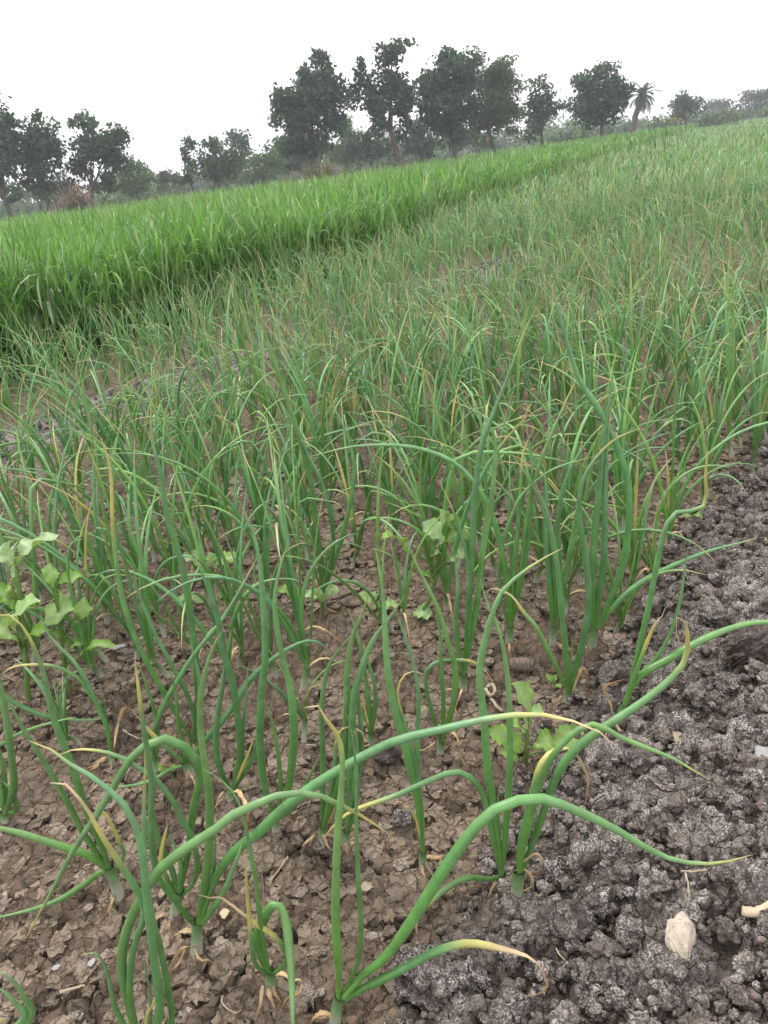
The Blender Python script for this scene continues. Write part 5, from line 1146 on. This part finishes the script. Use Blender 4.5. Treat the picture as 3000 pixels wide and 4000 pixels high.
twig('curled_root', 'mottled curled dry root lying behind the straight bund leaves', 'K3', [(1520, 380), (1490, 340), (1515, 310), (1550, 330), (1545, 370), (1515, 385), (1550, 440), (1600, 480)], .0035, .0028, M_TWIG, 63)
twig('dry_twig', 'short pale straw stick on the cracked soil under the looping leaf', 'K1', [(805, 600), (850, 630), (910, 660)], .0016, .0008, M_TWIG, 64, .006)
twig('dry_twig', 'long thin straw lying on the soil at the bottom left', 'K2', [(400, 1060), (470, 1040), (560, 1015)], .0022, .0012, M_TWIG, 65, .006)
twig('dry_twig', 'short straw bit between the two vertical leaves', 'K3', [(330, 697), (360, 699), (392, 700)], .0014, .001, M_TWIG, 66, .006)
twig('dry_twig', 'dark thin bent stem standing left of the folded leaf onion', 'K4', [(50, 470), (60, 440), (45, 330), (45, 200), (40, 120)], .0010, .0007, M_COB, 67, .006)
twig('dry_twig', 'pale straw beside the vertical leaf near the bottom centre', 'K4', [(210, 180), (150, 270), (90, 350)], .0013, .0008, M_TWIG, 68, .006)
twig('dry_twig', 'fine curved hair root lying in front of the folded leaf onion', 'K4', [(-210, 1080), (-215, 1120), (-180, 1165), (-120, 1190), (-90, 1170)], .0010, .0006, M_TWIG, 69, .005)
twig('dry_twig', 'thin straw lying on the mound side at the right of the bund', 'K6', [(290, 840), (310, 880), (345, 915)], .0008, .0006, M_TWIG, 70, .010)
def cob():
    rng = np.random.default_rng(41); a = at(*px('D', (545, 685))); b = at(*px('D', (650, 690))); a[2] += .014; b[2] += .014; d = b - a; L = np.linalg.norm(d); n = 26; t = np.linspace(0, 1, n)
    P = a + d * t[:, None]; R = .0125 * np.interp(t, [0, .04, .2, .8, .96, 1], [.55, .85, 1, 1, .85, .5]) * (1 + .07 * np.sin(t * 40) + .03 * rng.normal(size=n))
    V, Q, C = tubes(P[None], R[None], [[0, 0, 1.]], np.ones((1, n, 3)), 14, np.ones((1, n))); k = len(V); V = np.vstack([V, P[0], P[-1]])
    T = [(k, (j + 1) % 14, j) for j in range(14)] + [(k + 1, (n - 1) * 14 + j, (n - 1) * 14 + (j + 1) % 14) for j in range(14)]
    o = mesh('wood_stub', V - a, [Q, np.array(T)], M_COB); o.location = a; tag(o, 'dark scaly stub of dry stalk lying behind the bund onions', 'stub')
cob()
def scrap(name, label, crop, p, w, l, seed, mat, z=.006, cat='scrap'):
    rng = np.random.default_rng(seed); b = at(*px(crop, p)); n = 9; X, Y = np.meshgrid(np.linspace(-1, 1, n), np.linspace(-1, 1, n)); r = np.hypot(X, Y)
    sc = np.where(r > 0, np.maximum(abs(X), abs(Y)) / np.maximum(r, 1e-6), 1) * (1 + .25 * vn(X * 2 + seed, Y * 2, seed)); Z = .25 * fbm(X * 1.6 + seed, Y * 1.6, seed, 3)
    V = np.stack([X * sc * w, Y * sc * l, Z * w + z], -1).reshape(-1, 3); V2 = V - GR([0, 0, .0012]); i = np.arange(n - 1)[:, None] * n; j = np.arange(n - 1)[None]
    Q = np.stack([i + j, i + j + 1, i + n + j + 1, i + n + j], -1).reshape(-1, 4); N = n * n
    ring = list(range(n)) + [k * n + n - 1 for k in range(1, n)] + [N - 1 - k for k in range(1, n)] + [k * n for k in range(n - 2, 0, -1)]
    S = [(ring[a], ring[(a + 1) % len(ring)], ring[(a + 1) % len(ring)] + N, ring[a] + N) for a in range(len(ring))]
    o = mesh(name, np.vstack([V, V2]), np.vstack([Q, Q[:, ::-1] + N, S]), mat); o.location = b; o.rotation_euler = (rng.uniform(-.2, .2), rng.uniform(-.2, .2), rng.uniform(-.5, .5)); tag(o, label, cat)
scrap('white_scrap', 'wispy white scrap on the soil beside the branching lighter weed', 'C', (515, 592), .016, .009, 71, M_WHITE)
scrap('white_scrap', 'white chalky flake at the right edge of the bund', 'K5', (1630, 800), .010, .022, 72, M_WHITE, .014)
scrap('white_flake', 'white salty flake on the soil at the lower left', 'K2', (600, 860), .004, .0055, 73, M_WHITE, .005, 'flake')
scrap('white_flake', 'smaller white flake left of the other one at the lower left', 'K2', (370, 890), .005, .0035, 74, M_WHITE, .005, 'flake')
scrap('white_flake', 'pale pinkish flake beside the onion with exposed bulb', 'K2', (1465, 545), .006, .008, 75, M_ROOT, .006, 'flake')
scrap('tan_flake', 'flat tan chip of straw between the fanned onion leaves', 'K4', (710, 370), .009, .006, 76, M_TWIG, .006, 'flake')
scrap('tan_flake', 'crumpled tan leaf bit on the bund above the pale stone', 'K5', (1070, 670), .013, .010, 77, M_TWIG, .014, 'flake')

# ------------------------------------------------------------------ the hazy air
def haze():
    m = bpy.data.materials.new('haze_air'); m.use_nodes = True; t = m.node_tree; t.nodes.clear()
    out = t.nodes.new('ShaderNodeOutputMaterial'); pv = t.nodes.new('ShaderNodeVolumePrincipled'); pv.inputs['Density'].default_value = 0.0018
    pv.inputs['Color'].default_value = (0.90, 0.94, 1.0, 1); pv.inputs['Anisotropy'].default_value = 0.2
    t.links.new(pv.outputs[0], out.inputs['Volume'])
    x0, x1, y0, y1, z0, z1 = -620, 620, -420, 640, -1.2, 16
    V = [(x0, y0, z0), (x1, y0, z0), (x1, y1, z0), (x0, y1, z0), (x0, y0, z1), (x1, y0, z1), (x1, y1, z1), (x0, y1, z1)]
    Q = [(0, 3, 2, 1), (4, 5, 6, 7), (0, 1, 5, 4), (1, 2, 6, 5), (2, 3, 7, 6), (3, 0, 4, 7)]
    o = mesh('haze', V, np.array(Q), m, smooth=False); tag(o, 'thin pale haze over the whole field', kind='stuff')
haze()
